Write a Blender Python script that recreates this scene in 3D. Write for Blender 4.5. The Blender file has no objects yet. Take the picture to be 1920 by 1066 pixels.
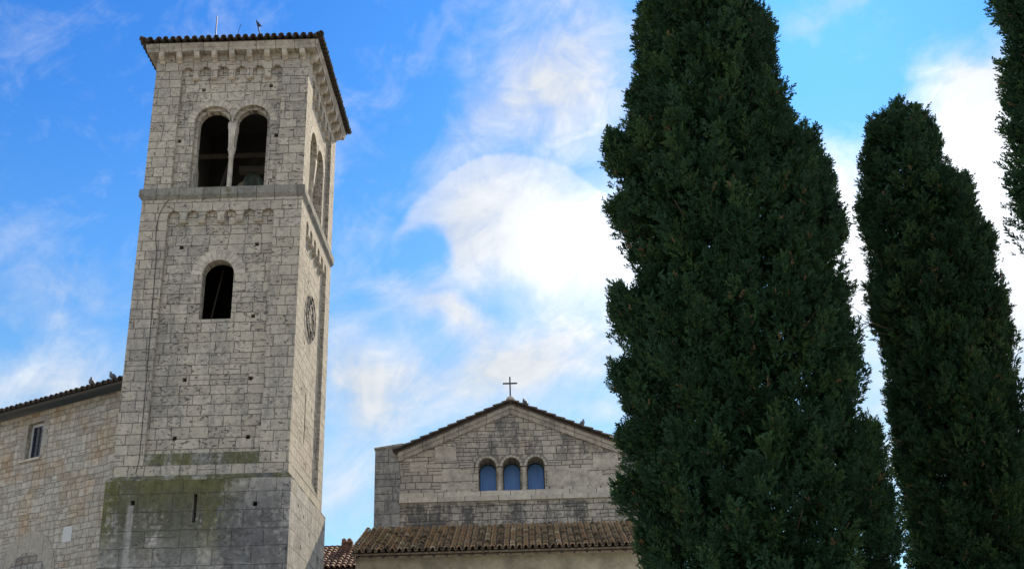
import bpy, bmesh, math, random
import numpy as np
from mathutils import Vector, Matrix
from mathutils.geometry import tessellate_polygon
R_ = math.radians
PI = math.pi
SC = bpy.context.scene
COL = SC.collection

# ------------------------------------------------------------------ camera
cam = bpy.data.objects.new('camera', bpy.data.cameras.new('camera'))
COL.objects.link(cam)
SC.camera = cam
PITCH, YAW, ROLL = 0.3986, -0.0087, -0.0265
cam.data.sensor_width = 36
cam.data.lens = 36 * 2200 / 1920
cam.data.clip_start = 0.1
cam.data.clip_end = 5000
_f = Vector((math.sin(YAW) * math.cos(PITCH), math.cos(YAW) * math.cos(PITCH), math.sin(PITCH)))
_r = Vector((math.cos(YAW), -math.sin(YAW), 0))
_u = _r.cross(_f)
_r2 = math.cos(ROLL) * _r + math.sin(ROLL) * _u
_u2 = -math.sin(ROLL) * _r + math.cos(ROLL) * _u
cam.matrix_world = Matrix(((_r2.x, _u2.x, -_f.x, 7.55), (_r2.y, _u2.y, -_f.y, -36.38), (_r2.z, _u2.z, -_f.z, 1.6), (0, 0, 0, 1)))

# ------------------------------------------------------------------ node helper
class NT:
    def __init__(s, tree): s.t = tree; tree.nodes.clear()
    def node(s, typ, **kw):
        n = s.t.nodes.new(typ)
        for k, v in kw.items(): setattr(n, k, v)
        return n
    def put(s, sock, v):
        if hasattr(v, 'is_output') or isinstance(v, bpy.types.NodeSocket): s.t.links.new(v, sock)
        elif v is not None:
            try: sock.default_value = v
            except Exception: sock.default_value = (*v, 1)
    def m(s, op, a, b=None, c=None, clamp=False):
        n = s.node('ShaderNodeMath', operation=op, use_clamp=clamp)
        s.put(n.inputs[0], a)
        if b is not None: s.put(n.inputs[1], b)
        if c is not None: s.put(n.inputs[2], c)
        return n.outputs[0]
    def vm(s, op, a, b=None, scale=None):
        n = s.node('ShaderNodeVectorMath', operation=op)
        s.put(n.inputs[0], a)
        if b is not None: s.put(n.inputs[1], b)
        if scale is not None: s.put(n.inputs['Scale'], scale)
        return n.outputs['Value'] if op in ('DOT_PRODUCT', 'LENGTH', 'DISTANCE') else n.outputs[0]
    def xyz(s, x, y, z):
        n = s.node('ShaderNodeCombineXYZ')
        for i, v in enumerate((x, y, z)): s.put(n.inputs[i], v)
        return n.outputs[0]
    def sep(s, v):
        n = s.node('ShaderNodeSeparateXYZ'); s.put(n.inputs[0], v); return n.outputs
    def mr(s, v, a, b, c=0.0, d=1.0, smooth=True):
        n = s.node('ShaderNodeMapRange', interpolation_type='SMOOTHSTEP' if smooth else 'LINEAR', clamp=True) if smooth else s.node('ShaderNodeMapRange', clamp=True)
        for i, q in enumerate((v, a, b, c, d)): s.put(n.inputs[i], q)
        return n.outputs[0]
    def noise(s, v, scale, detail=4, rough=0.55, dist=0.0, color=False):
        n = s.node('ShaderNodeTexNoise')
        s.put(n.inputs['Vector'], v); n.inputs['Scale'].default_value = scale
        n.inputs['Detail'].default_value = detail; n.inputs['Roughness'].default_value = rough
        n.inputs['Distortion'].default_value = dist
        return n.outputs['Color'] if color else n.outputs['Fac']
    def vor1(s, w, rnd, edge=False):
        n = s.node('ShaderNodeTexVoronoi', voronoi_dimensions='1D', feature='DISTANCE_TO_EDGE' if edge else 'F1')
        s.put(n.inputs['W'], w); n.inputs['Scale'].default_value = 1; n.inputs['Randomness'].default_value = rnd
        return n.outputs['Distance'] if edge else (n.outputs['Color'], n.outputs['W'])
    def mix(s, fac, a, b, blend='MIX'):
        n = s.node('ShaderNodeMix', data_type='RGBA', blend_type=blend)
        s.put(n.inputs[0], fac)
        for i, q in ((6, a), (7, b)):
            if isinstance(q, (tuple, list)): n.inputs[i].default_value = (*q[:3], 1)
            else: s.put(n.inputs[i], q)
        return n.outputs[2]
    def ramp(s, fac, stops):
        n = s.node('ShaderNodeValToRGB'); s.put(n.inputs[0], fac)
        e = n.color_ramp.elements
        while len(e) < len(stops): e.new(0.5)
        for q, (p, c) in zip(e, stops): q.position = p; q.color = (*c, 1)
        return n.outputs[0]
    def white(s, v, color=False):
        n = s.node('ShaderNodeTexWhiteNoise', noise_dimensions='3D'); s.put(n.inputs['Vector'], v)
        return n.outputs['Color'] if color else n.outputs['Value']

# ------------------------------------------------------------------ world: sky + clouds by azimuth and elevation
SUN_AZ, SUN_EL = R_(17.0), R_(36.0)
SKY_STRENGTH = 0.10
world = bpy.data.worlds.new('World'); SC.world = world
world.use_nodes = True
W = NT(world.node_tree)
gen = W.node('ShaderNodeTexCoord').outputs['Generated']
dx, dy, dz = W.sep(gen)
az = W.m('MULTIPLY', W.m('ARCTAN2', dx, dy), 180 / PI)
el = W.m('MULTIPLY', W.m('ARCSINE', dz), 180 / PI)
sky = W.node('ShaderNodeTexSky', sky_type='NISHITA')
sky.sun_disc = False; sky.sun_elevation = SUN_EL; sky.sun_rotation = SUN_AZ
sky.altitude = 300; sky.air_density = 1.0; sky.dust_density = 0.35; sky.ozone_density = 2.0
tint = W.ramp(W.mr(el, 8, 36, smooth=False), [(0.0, (0.60, 0.84, 0.92)), (0.32, (0.56, 0.86, 0.98)), (0.55, (0.38, 0.80, 1.14)), (0.8, (0.25, 0.70, 1.20)), (1.0, (0.21, 0.66, 1.22))])
skyc = W.mix(1.0, sky.outputs[0], tint, 'MULTIPLY')
nz1 = W.noise(gen, 3.2, 7, 0.60, 0.6)
sv = W.xyz(W.vm('DOT_PRODUCT', gen, (0.62, 0.0, 0.52)), W.m('MULTIPLY', dy, 0.8), W.vm('DOT_PRODUCT', gen, (-0.95, 0.0, 1.10)))
nz2 = W.noise(sv, 11.0, 9, 0.66, 0.9)
nz3 = W.noise(W.vm('MULTIPLY', gen, (1, 1, 1.4)), 22.0, 6, 0.62, 0.8)
wn = W.noise(gen, 6.0, 6, 0.6, color=True)
wx, wy, wz = W.sep(wn)
azw = W.m('ADD', az, W.m('MULTIPLY', W.m('SUBTRACT', wx, 0.5), 6.5))
elw = W.m('ADD', el, W.m('MULTIPLY', W.m('SUBTRACT', wy, 0.5), 5.5))
fn_ = W.noise(gen, 14.0, 6, 0.62, color=True)
fx, fy, fz = W.sep(fn_)
az1 = W.m('ADD', az, W.m('MULTIPLY', W.m('SUBTRACT', fx, 0.5), 1.5))
el1 = W.m('ADD', el, W.m('MULTIPLY', W.m('SUBTRACT', fy, 0.5), 1.5))
def ell(c, r, rot=0, warp=True, sharp=None):
    a, e = (azw, elw) if warp else (az1, el1)
    x = W.m('SUBTRACT', a, c[0]); y = W.m('SUBTRACT', e, c[1])
    co, si = math.cos(R_(rot)), math.sin(R_(rot))
    X = W.m('ADD', W.m('MULTIPLY', x, co / r[0]), W.m('MULTIPLY', y, si / r[0]))
    Y = W.m('ADD', W.m('MULTIPLY', x, -si / r[1]), W.m('MULTIPLY', y, co / r[1]))
    d2 = W.m('ADD', W.m('MULTIPLY', X, X), W.m('MULTIPLY', Y, Y))
    if sharp is None:
        return W.m('POWER', 2.718, W.m('MULTIPLY', d2, -1.0))
    return W.mr(d2, 1 + sharp, 1 - sharp)
def add(*v):
    o = v[0]
    for q in v[1:]: o = W.m('ADD', o, q)
    return o
def mul(a, k): return W.m('MULTIPLY', a, k)
dens = add(
    mul(ell((3.4, 32.0), (5.2, 4.2), 60), 0.84),
    mul(ell((-2.5, 30.0), (5.0, 1.3), 35), 0.34),
    mul(ell((-4.5, 33.5), (5.5, 1.0), 40), 0.22),
    mul(ell((2.8, 20.0), (6.0, 2.6), 10), 0.72),
    mul(ell((-2.6, 18.6), (4.5, 1.5), 10), 0.50),
    mul(ell((-8.2, 18.6), (2.6, 2.9), 0), 0.80),
    mul(ell((-5.0, 22.4), (2.2, 0.8), -20), 0.48),
    mul(ell((-3.2, 21.6), (2.4, 1.0), -45), 0.42),
    mul(ell((-9.0, 13.0), (3.0, 3.0), 0), 0.62),
    mul(ell((-4.0, 16.4), (4.0, 0.8), 0), 0.28),
    mul(ell((4.0, 16.4), (3.0, 1.0), 0), 0.30),
    mul(ell((-22.5, 21.2), (5.5, 2.4), -12), 0.40),
    mul(ell((-23.0, 17.0), (4.5, 1.3), 12), 0.62),
    mul(ell((-26.0, 31.5), (4.5, 1.0), -30), 0.08),
    mul(ell((-12.5, 33.5), (3.5, 0.8), 20), 0.18),
    mul(ell((17.0, 22.5), (3.2, 4.6), 0), 1.20),
    mul(ell((15.0, 28.0), (2.6, 1.8), 0), 0.50),
    mul(ell((24.8, 28.2), (3.0, 2.8), 40), 1.7),
    mul(ell((24.0, 22.0), (3.8, 4.4), 0), 1.5),
    mul(ell((18.5, 34.4), (3.4, 0.8), 20), 0.50),
    mul(ell((18.0, 14.0), (4.0, 4.0), 0), 0.55),
    mul(ell((27.0, 13.0), (5.0, 5.0), 0), 0.55))
back = W.mr(W.m('ABSOLUTE', az), 40, 75)            # broken cloud on the unseen sky, brightened as fill for the shaded walls
dens = W.m('ADD', dens, W.m('MULTIPLY', back, 0.58))
soft = W.m('ADD', dens, W.m('ADD', W.m('MULTIPLY', W.m('SUBTRACT', nz1, 0.5), 0.85), W.m('ADD', W.m('MULTIPLY', W.m('SUBTRACT', nz2, 0.5), 1.0), W.m('MULTIPLY', W.m('SUBTRACT', nz3, 0.5), 0.8))))
soft = W.m('POWER', W.mr(soft, 0.0, 0.92, smooth=False), 1.3)
# the large curled cloud: a crisp outer edge, a blue hollow under it, fading downwards
def sdist(c, r, rot, a, e):
    x = W.m('SUBTRACT', a, c[0]); y = W.m('SUBTRACT', e, c[1])
    co, si = math.cos(R_(rot)), math.sin(R_(rot))
    X = W.m('ADD', W.m('MULTIPLY', x, co / r[0]), W.m('MULTIPLY', y, si / r[0]))
    Y = W.m('ADD', W.m('MULTIPLY', x, -si / r[1]), W.m('MULTIPLY', y, co / r[1]))
    return W.m('SUBTRACT', 1.0, W.m('SQRT', W.m('ADD', W.m('MULTIPLY', X, X), W.m('MULTIPLY', Y, Y))))
ed = sdist((-0.3, 22.7), (7.35, 6.8), 0, az1, el1)
ed = W.m('ADD', ed, W.m('MULTIPLY', W.m('SUBTRACT', nz3, 0.5), 0.10))
disc = W.m('MULTIPLY', W.mr(ed, 0.0, 0.09), W.m('ADD', 0.74, W.m('MULTIPLY', W.mr(ed, 0.02, 0.40), 0.34)))
hol = W.mr(W.m('ADD', sdist((-5.6, 24.05), (2.7, 1.75), 38, az1, el1), W.m('MULTIPLY', W.m('SUBTRACT', nz3, 0.5), 0.8)), -0.05, 0.45)
hol2 = ell((-4.2, 20.3), (4.8, 2.4), 22, True, 0.9)
core = ell((4.4, 24.0), (4.6, 3.3), 18, True, None)
fade = W.mr(elw, 19.5, 25.5)
curl = W.m('MULTIPLY', W.m('MULTIPLY', disc, W.m('SUBTRACT', 1.0, W.m('MULTIPLY', hol, 0.95))), W.m('SUBTRACT', 1.0, W.m('MULTIPLY', hol2, 0.80)))
curl = W.m('MULTIPLY', curl, W.m('ADD', W.m('MULTIPLY', fade, 0.50), W.m('ADD', W.m('MULTIPLY', nz2, 0.95), W.m('MULTIPLY', W.m('SUBTRACT', nz3, 0.5), 0.5))), clamp=True)
rimfade = W.mr(az, -9.0, -2.0, 0.50, 1.0)
curl = W.m('MULTIPLY', curl, rimfade)
curl = W.m('MAXIMUM', curl, W.m('MULTIPLY', core, W.m('ADD', 0.55, W.m('MULTIPLY', nz2, 0.8))), clamp=True)
cloud = W.m('MAXIMUM', soft, curl, clamp=True)
cloud = W.m('MULTIPLY', cloud, 0.97)
sunglow = W.m('ADD', ell((8.0, 25.0), (7.5, 5.0), 0, False, None), W.m('MULTIPLY', ell((21.0, 24.5), (7.0, 6.5), 0, False, None), 0.85))
cb = W.m('ADD', W.m('ADD', 5.4, W.m('ADD', W.m('MULTIPLY', W.m('SUBTRACT', nz2, 0.5), 3.2), W.m('MULTIPLY', W.m('SUBTRACT', nz3, 0.5), 2.0))), W.m('MULTIPLY', sunglow, 4.6))
cb = W.m('ADD', cb, W.m('MULTIPLY', back, 4.5))
ccol = W.vm('SCALE', (0.96, 1.0, 1.05), scale=cb)
allsky = W.mix(cloud, skyc, ccol)
bg = W.node('ShaderNodeBackground'); W.put(bg.inputs['Color'], allsky); bg.inputs['Strength'].default_value = SKY_STRENGTH
W.t.links.new(bg.outputs[0], W.node('ShaderNodeOutputWorld').inputs[0])

# ------------------------------------------------------------------ sun
sl = bpy.data.lights.new('sun', 'SUN'); sl.energy = 4.6; sl.angle = R_(0.5); sl.color = (1.0, 0.85, 0.62)
sun = bpy.data.objects.new('sun', sl); COL.objects.link(sun)
sd = Vector((math.sin(SUN_AZ) * math.cos(SUN_EL), math.cos(SUN_AZ) * math.cos(SUN_EL), math.sin(SUN_EL)))
sun.rotation_euler = sd.to_track_quat('Z', 'Y').to_euler()
SC.view_settings.view_transform = 'Standard'
SC.view_settings.look = 'None'
SC.view_settings.gamma = 1
SC.view_settings.exposure = 0.55
SC.view_settings.use_curve_mapping = False

# ------------------------------------------------------------------ object helpers
def tag(o, label=None, cat=None, group=None, kind=None):
    for k, v in (('label', label), ('category', cat), ('group', group), ('kind', kind)):
        if v: o[k] = v
    return o
def empty(name, loc=(0, 0, 0), rz=0.0):
    o = bpy.data.objects.new(name, None); COL.objects.link(o)
    o.location = loc; o.rotation_euler = (0, 0, rz); o.empty_display_size = 0.5
    return o
class MB:
    """collects faces and builds one mesh object"""
    def __init__(s): s.v = []; s.f = []; s.c = []
    def add(s, vs, fs, col=None):
        n = len(s.v); s.v += [tuple(p) for p in vs]; s.f += [tuple(i + n for i in f) for f in fs]
        s.c += [col if col is not None else 0.5] * len(fs)
        return s
    def box(s, x0, x1, y0, y1, z0, z1):
        vs = [(x, y, z) for x in (x0, x1) for y in (y0, y1) for z in (z0, z1)]
        return s.add(vs, [(0, 1, 3, 2), (4, 6, 7, 5), (0, 4, 5, 1), (2, 3, 7, 6), (0, 2, 6, 4), (1, 5, 7, 3)])
    def prism(s, poly, fn, d0, d1):
        """polygon in (u, z) carried from depth d0 to d1 through fn(u, z, d)"""
        n = len(poly)
        vs = [fn(u, z, d0) for u, z in poly] + [fn(u, z, d1) for u, z in poly]
        tri = tessellate_polygon([[Vector((u, z, 0)) for u, z in poly]])
        fs = [tuple(t) for t in tri] + [tuple(i + n for i in t) for t in tri]
        fs += [(i, (i + 1) % n, (i + 1) % n + n, i + n) for i in range(n)]
        return s.add(vs, fs)
    def plate(s, outer, holes, fn, d0, d1):
        loops = [outer] + holes
        flat = [p for l in loops for p in l]; n = len(flat)
        tri = tessellate_polygon([[Vector((u, z, 0)) for u, z in l] for l in loops])
        vs = [fn(u, z, d0) for u, z in flat] + [fn(u, z, d1) for u, z in flat]
        fs = [tuple(t) for t in tri] + [tuple(i + n for i in t) for t in tri]
        b = 0
        for l in loops:
            k = len(l)
            fs += [(b + i, b + (i + 1) % k, b + (i + 1) % k + n, b + i + n) for i in range(k)]
            b += k
        return s.add(vs, fs)
    def lathe(s, prof, c=(0, 0, 0), seg=20):
        vs = []; fs = []
        for r, z in prof:
            for k in range(seg):
                a = 2 * PI * k / seg; vs.append((c[0] + r * math.cos(a), c[1] + r * math.sin(a), c[2] + z))
        for i in range(len(prof) - 1):
            for k in range(seg):
                fs.append((i * seg + k, i * seg + (k + 1) % seg, (i + 1) * seg + (k + 1) % seg, (i + 1) * seg + k))
        fs.append(tuple(range(seg - 1, -1, -1))); fs.append(tuple((len(prof) - 1) * seg + k for k in range(seg)))
        return s.add(vs, fs)
    def tube(s, pts, rad, seg=8):
        pts = [Vector(p) for p in pts]; rr = rad if isinstance(rad, (list, tuple)) else [rad] * len(pts)
        vs = []; fs = []
        for i, p in enumerate(pts):
            t = (pts[min(i + 1, len(pts) - 1)] - pts[max(i - 1, 0)]).normalized()
            a = t.cross(Vector((0.31, 0.2, 0.93)) if abs(t.z) < 0.9 else Vector((1, 0, 0))).normalized(); b = t.cross(a)
            for k in range(seg):
                q = 2 * PI * k / seg; vs.append(p + float(rr[i]) * (math.cos(q) * a + math.sin(q) * b))
        for i in range(len(pts) - 1):
            for k in range(seg):
                fs.append((i * seg + k, i * seg + (k + 1) % seg, (i + 1) * seg + (k + 1) % seg, (i + 1) * seg + k))
        fs.append(tuple(range(seg))); fs.append(tuple((len(pts) - 1) * seg + k for k in range(seg)))
        return s.add(vs, fs)
    def build(s, name, mat, parent=None, smooth=False, recalc=True, color=False, bevel=0.0):
        me = bpy.data.meshes.new(name)
        me.from_pydata(s.v, [], s.f)
        if color:
            at = me.attributes.new('tone', 'FLOAT', 'FACE')
            at.data.foreach_set('value', np.array(s.c, dtype=np.float32))
        if recalc:
            bm = bmesh.new(); bm.from_mesh(me); bmesh.ops.recalc_face_normals(bm, faces=bm.faces); bm.to_mesh(me); bm.free()
        if smooth: me.polygons.foreach_set('use_smooth', [True] * len(me.polygons))
        me.materials.append(mat)
        o = bpy.data.objects.new(name, me); COL.objects.link(o)
        if parent: o.parent = parent
        if bevel:
            b = o.modifiers.new('bevel', 'BEVEL'); b.width = bevel; b.segments = 2; b.limit_method = 'ANGLE'
        return o
def arc(cx, cz, r, a0, a1, n):
    return [(cx + r * math.cos(a0 + (a1 - a0) * i / n), cz + r * math.sin(a0 + (a1 - a0) * i / n)) for i in range(n + 1)]

# ------------------------------------------------------------------ materials
def new_mat(name):
    m = bpy.data.materials.new(name); m.use_nodes = True
    n = NT(m.node_tree)
    b = n.node('ShaderNodeBsdfPrincipled'); o = n.node('ShaderNodeOutputMaterial')
    n.t.links.new(b.outputs[0], o.inputs[0])
    return m, n, b
def bump(n, b, h, dist, strength=1.0):
    q = n.node('ShaderNodeBump'); q.inputs['Distance'].default_value = dist; q.inputs['Strength'].default_value = strength
    n.put(q.inputs['Height'], h); n.t.links.new(q.outputs[0], b.inputs['Normal'])
def simple(name, col, rough=0.7, metal=0.0, var=0.25, scale=6, bmp=0.01):
    m, n, b = new_mat(name)
    p = n.node('ShaderNodeTexCoord').outputs['Object']
    nz = n.noise(p, scale, 6, 0.6); nf = n.noise(p, scale * 9, 3, 0.6)
    f = n.m('ADD', n.m('MULTIPLY', nz, 0.7), n.m('MULTIPLY', nf, 0.3))
    c = n.mix(n.mr(f, 0.3, 0.7), tuple(x * (1 - var) for x in col), tuple(min(1, x * (1 + var)) for x in col))
    n.put(b.inputs['Base Color'], c); b.inputs['Roughness'].default_value = rough; b.inputs['Metallic'].default_value = metal
    if bmp: bump(n, b, f, bmp)
    return m
def masonry(name, h=0.33, w=0.52, joint=0.011, cols=((0.34, 0.32, 0.28), (0.44, 0.42, 0.37), (0.26, 0.24, 0.22)), pits=0.5, seed=0.0,
            warp=0.03, rndv=0.35, rndu=0.75, moss=(), stain=(), brown=0.0, bumpd=0.02, jointdark=0.35, pale=None, blotch=0.35, split=0.22, mossx=None, beds=True):
    m, n, b = new_mat(name)
    tc = n.node('ShaderNodeTexCoord'); P = tc.outputs['Object']; N = tc.outputs['Normal']
    wnz = n.noise(P, 1.7, 3, 0.5, color=True)
    Pw = n.vm('ADD', P, n.vm('SCALE', n.vm('SUBTRACT', wnz, (0.5, 0.5, 0.5)), scale=warp * 2))
    x, y, z = n.sep(Pw); x0, y0, z0 = n.sep(P); nx, ny, nzv = n.sep(N)
    side = n.m('GREATER_THAN', n.m('ABSOLUTE', nx), 0.6)
    u = n.m('ADD', n.m('MULTIPLY', y, side), n.m('MULTIPLY', x, n.m('SUBTRACT', 1.0, side)))
    u0 = n.m('ADD', n.m('MULTIPLY', y0, side), n.m('MULTIPLY', x0, n.m('SUBTRACT', 1.0, side)))
    u = n.m('ADD', u, n.m('MULTIPLY', side, 31.7))
    v = n.m('ADD', n.m('DIVIDE', z, h), seed)
    rc, rw = n.vor1(v, rndv); rr, rg, rb = n.sep(rc)
    ve = n.m('MULTIPLY', n.vor1(v, rndv, True), h)
    if not beds: ve = 9.0
    wid = n.m('MULTIPLY', n.m('ADD', 0.75, n.m('MULTIPLY', rg, 0.6)), w)
    uw = n.m('ADD', n.m('DIVIDE', u, wid), n.m('MULTIPLY', rr, 83.0))
    uc, ux = n.vor1(uw, rndu); ue = n.m('MULTIPLY', n.vor1(uw, rndu, True), w)
    cellv = n.xyz(n.m('MULTIPLY', ux, 3.17), n.m('MULTIPLY', rw, 5.31), seed)
    wcol = n.white(cellv, True); c1, c2, c3 = n.sep(wcol)
    # some blocks are cut in two by an extra bed joint
    fz = n.m('ABSOLUTE', n.m('SUBTRACT', v, rw))
    cut = n.m('ADD', n.m('MULTIPLY', fz, h), n.m('MULTIPLY', n.m('GREATER_THAN', c3, split), 1.0))
    edge = n.m('MINIMUM', n.m('MINIMUM', ve, ue), cut)
    jn = n.noise(P, 9.0, 3, 0.6)
    jw = n.m('MULTIPLY', joint, n.m('ADD', 0.25, n.m('MULTIPLY', jn, 1.6)))
    J = n.m('SUBTRACT', 1.0, n.mr(edge, n.m('MULTIPLY', jw, 0.55), n.m('MULTIPLY', jw, 1.5)))
    big = n.noise(P, 0.55, 4, 0.6); fine = n.noise(P, 15.0, 5, 0.7); mid = n.noise(P, 5.0, 5, 0.65)
    base = n.mix(n.mr(c1, 0.0, 1.0, smooth=False), cols[0], cols[1])
    base = n.mix(n.m('MULTIPLY', n.m('GREATER_THAN', c2, 0.80), 0.6), base, cols[2])
    fine = n.mr(fine, 0.25, 0.75, smooth=False)
    tone = n.m('ADD', 0.50, n.m('ADD', n.m('MULTIPLY', n.mr(mid, 0.25, 0.75, smooth=False), blotch), n.m('MULTIPLY', fine, 0.36)))
    base = n.mix(1.0, base, n.xyz(tone, tone, tone), 'MULTIPLY')
    gr = n.mr(big, 0.42, 0.68)
    base = n.mix(n.m('MULTIPLY', gr, 0.35), base, n.mix(1.0, base, (0.70, 0.72, 0.78), 'MULTIPLY'))
    if brown:
        bn = n.m('MULTIPLY', n.mr(n.noise(n.vm('MULTIPLY', P, (1, 1, 0.8)), 0.75, 5, 0.65), 0.46, 0.66), brown)
        base = n.mix(bn, base, n.mix(1.0, base, (0.95, 0.74, 0.52), 'MULTIPLY'))
    # travertine pits: horizontal dark holes, in some blocks many, in others few
    pn = n.noise(n.xyz(n.m('MULTIPLY', u, 7.0), n.m('ADD', seed * 1.3, n.m('MULTIPLY', c3, 40.0)), n.m('MULTIPLY', z, 13.0)), 1.0, 4, 0.62, 0.8)
    pth = n.m('SUBTRACT', 0.690 - 0.055 * pits, n.m('MULTIPLY', c2, 0.055 * pits))
    pm = n.mr(pn, pth, n.m('ADD', pth, 0.045))
    base = n.mix(n.m('MULTIPLY', pm, 0.80), base, (0.045, 0.042, 0.040))
    for (za, zb, zc, zd, hs, amt, colr, thr, front) in stain:
        msk = n.m('MULTIPLY', n.mr(z0, za, zb), n.mr(z0, zd, zc))
        sn = n.noise(n.xyz(n.m('MULTIPLY', u0, hs), 3.3, n.m('MULTIPLY', z0, hs * 0.28)), 1.0, 6, 0.62, 0.3)
        s2 = n.mr(n.noise(P, 6.0, 6, 0.75), 0.3, 0.7, smooth=False)
        sm = n.mr(n.m('ADD', n.m('MULTIPLY', sn, 0.75), n.m('MULTIPLY', s2, 0.25)), thr, thr + 0.16)
        k = n.m('MULTIPLY', n.m('MULTIPLY', msk, sm), amt)
        if mossx and colr is MOSS: k = n.m('MULTIPLY', k, n.mr(n.m('ADD', x0, n.m('MULTIPLY', n.m('SUBTRACT', mid, 0.5), 1.6)), mossx[1], mossx[0]))
        if mossx and colr is DARK: k = n.m('MULTIPLY', k, n.mr(x0, -3.2, -1.2, 0.62, 1.0))
        if front: k = n.m('MULTIPLY', k, n.m('SUBTRACT', 1.0, n.m('MULTIPLY', side, front)))
        base = n.mix(k, base, n.mix(1.0, n.xyz(tone, tone, tone), colr, 'MULTIPLY'))
    base = n.mix(n.m('MULTIPLY', J, n.m('ADD', 1.0 - jointdark, n.m('MULTIPLY', jn, 0.2)), clamp=True), base, (0.075, 0.070, 0.062))
    if pale:
        px, pw, pz0, pz1 = pale
        k = n.m('MULTIPLY', n.mr(n.m('ABSOLUTE', n.m('SUBTRACT', x0, n.m('ADD', px, n.m('MULTIPLY', n.m('SUBTRACT', mid, 0.5), 0.15)))), pw, pw * 0.4), n.m('MULTIPLY', n.mr(z0, pz0, pz0 + 0.6), n.mr(z0, pz1, pz1 - 0.15)))
        base = n.mix(n.m('MULTIPLY', k, 0.6), base, (0.36, 0.35, 0.33))
    n.put(b.inputs['Base Color'], base)
    b.inputs['Roughness'].default_value = 0.92
    b.inputs['Specular IOR Level'].default_value = 0.2
    hgt = n.m('ADD', n.m('MULTIPLY', J, -0.9), n.m('ADD', n.m('MULTIPLY', pm, -0.7), n.m('ADD', n.m('MULTIPLY', c1, 0.35), n.m('ADD', n.m('MULTIPLY', mid, 0.55), n.m('MULTIPLY', fine, 0.25)))))
    bump(n, b, hgt, bumpd)
    return m
MOSS = (0.082, 0.080, 0.024)
DARK = (0.075, 0.078, 0.082)
STONE = ((0.435, 0.39, 0.315), (0.51, 0.46, 0.375), (0.365, 0.325, 0.265))
M = {}
M['shaft'] = masonry('travertine_ashlar', 0.36, 0.54, 0.0085, STONE, 0.9, 0.0, split=0.06, jointdark=0.45, bumpd=0.035, stain=[(10.5, 10.7, 11.05, 11.6, 1.4, 0.75, (0.22, 0.22, 0.21), 0.44, 0.8), (12, 13, 25, 27, 0.8, 0.50, (0.20, 0.195, 0.19), 0.47, 0.5), (11, 12, 26, 27, 2.6, 0.45, (0.21, 0.205, 0.195), 0.50, 0.5)])
M['core'] = masonry('travertine_panel', 0.36, 0.56, 0.0085, STONE, 1.15, 0.43, split=0.06, jointdark=0.45, bumpd=0.035, stain=[(12, 13, 25, 27, 0.8, 0.50, (0.20, 0.195, 0.19), 0.47, 0.5), (11, 12, 26, 27, 2.6, 0.45, (0.21, 0.205, 0.195), 0.50, 0.5)])
M['base'] = masonry('stained_ashlar', 0.58, 0.80, 0.008, ((0.29, 0.275, 0.245), (0.35, 0.335, 0.30), (0.25, 0.24, 0.22)), 0.8, 2.2, blotch=0.8, split=0.05, jointdark=0.5,
    stain=[(9.2, 9.9, 10.8, 11.2, 1.0, 0.94, MOSS, 0.24, 0.95), (7.4, 9.4, 9.6, 10.1, 1.6, 0.92, MOSS, 0.32, 0.95), (4, 6.0, 9.4, 10.9, 0.9, 0.80, DARK, 0.40, 0.6), (0, 2, 10, 11, 1.6, 0.45, (0.13, 0.135, 0.14), 0.5, 0.5)], pale=(-4.86, 0.13, 6.6, 9.85), mossx=(-2.2, -1.0))
M['ledge'] = masonry('mossy_ledge', 3.0, 0.75, 0.010, beds=False, cols=((0.21, 0.205, 0.175), (0.28, 0.27, 0.23), (0.16, 0.155, 0.135)), pits=0.8, seed=0.1, split=0.0, blotch=0.7, stain=[(0, 0.1, 60, 61, 2.4, 0.85, MOSS, 0.38, 0.8), (0, 0.1, 60, 61, 1.7, 0.75, DARK, 0.48, 0.3)])
M['band'] = masonry('pale_band_stone', 5.0, 1.1, 0.010, beds=False, cols=((0.50, 0.46, 0.385), (0.57, 0.525, 0.44), (0.45, 0.41, 0.345)), pits=0.3, seed=0.3, split=0.0, blotch=0.4)
M['string'] = masonry('dark_string_stone', 3.0, 0.75, 0.010, beds=False, cols=((0.165, 0.16, 0.145), (0.22, 0.21, 0.185), (0.13, 0.125, 0.115)), pits=0.8, seed=0.1, split=0.0, blotch=0.7, stain=[(0, 0.1, 60, 61, 2.6, 0.6, MOSS, 0.52, 0.8)])
M['cornice'] = masonry('cornice_stone', 5.0, 0.85, 0.010, beds=False, cols=((0.37, 0.335, 0.28), (0.44, 0.40, 0.335), (0.31, 0.28, 0.24)), pits=0.6, seed=0.3, split=0.0, blotch=0.5, stain=[(0, 0.1, 60, 61, 1.5, 0.6, (0.15, 0.145, 0.135), 0.46, 0)])
M['plain'] = simple('carved_stone', (0.37, 0.335, 0.28), 0.9, 0, 0.38, 3, 0.02)
M['church'] = masonry('weathered_facade', 0.27, 0.50, 0.012, ((0.44, 0.40, 0.33), (0.52, 0.475, 0.40), (0.37, 0.325, 0.27)), 0.6, 4.1, warp=0.05, rndv=0.6, rndu=0.95, brown=0.25, jointdark=0.25, split=0.30,
    stain=[(11.0, 11.3, 12.10, 12.30, 1.1, 0.85, DARK, 0.42, 0), (13.6, 14.3, 15.6, 16.2, 1.3, 0.75, (0.10, 0.10, 0.11), 0.46, 0), (12.4, 12.8, 14.6, 15.4, 0.9, 0.35, (0.17, 0.16, 0.155), 0.47, 0)])
M['buttress'] = masonry('buttress_stone', 0.55, 0.9, 0.010, ((0.27, 0.265, 0.255), (0.35, 0.34, 0.315), (0.22, 0.215, 0.21)), 0.4, 1.1, blotch=0.5, stain=[(5, 6, 14.0, 14.8, 1.4, 0.7, DARK, 0.47, 0)])
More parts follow.
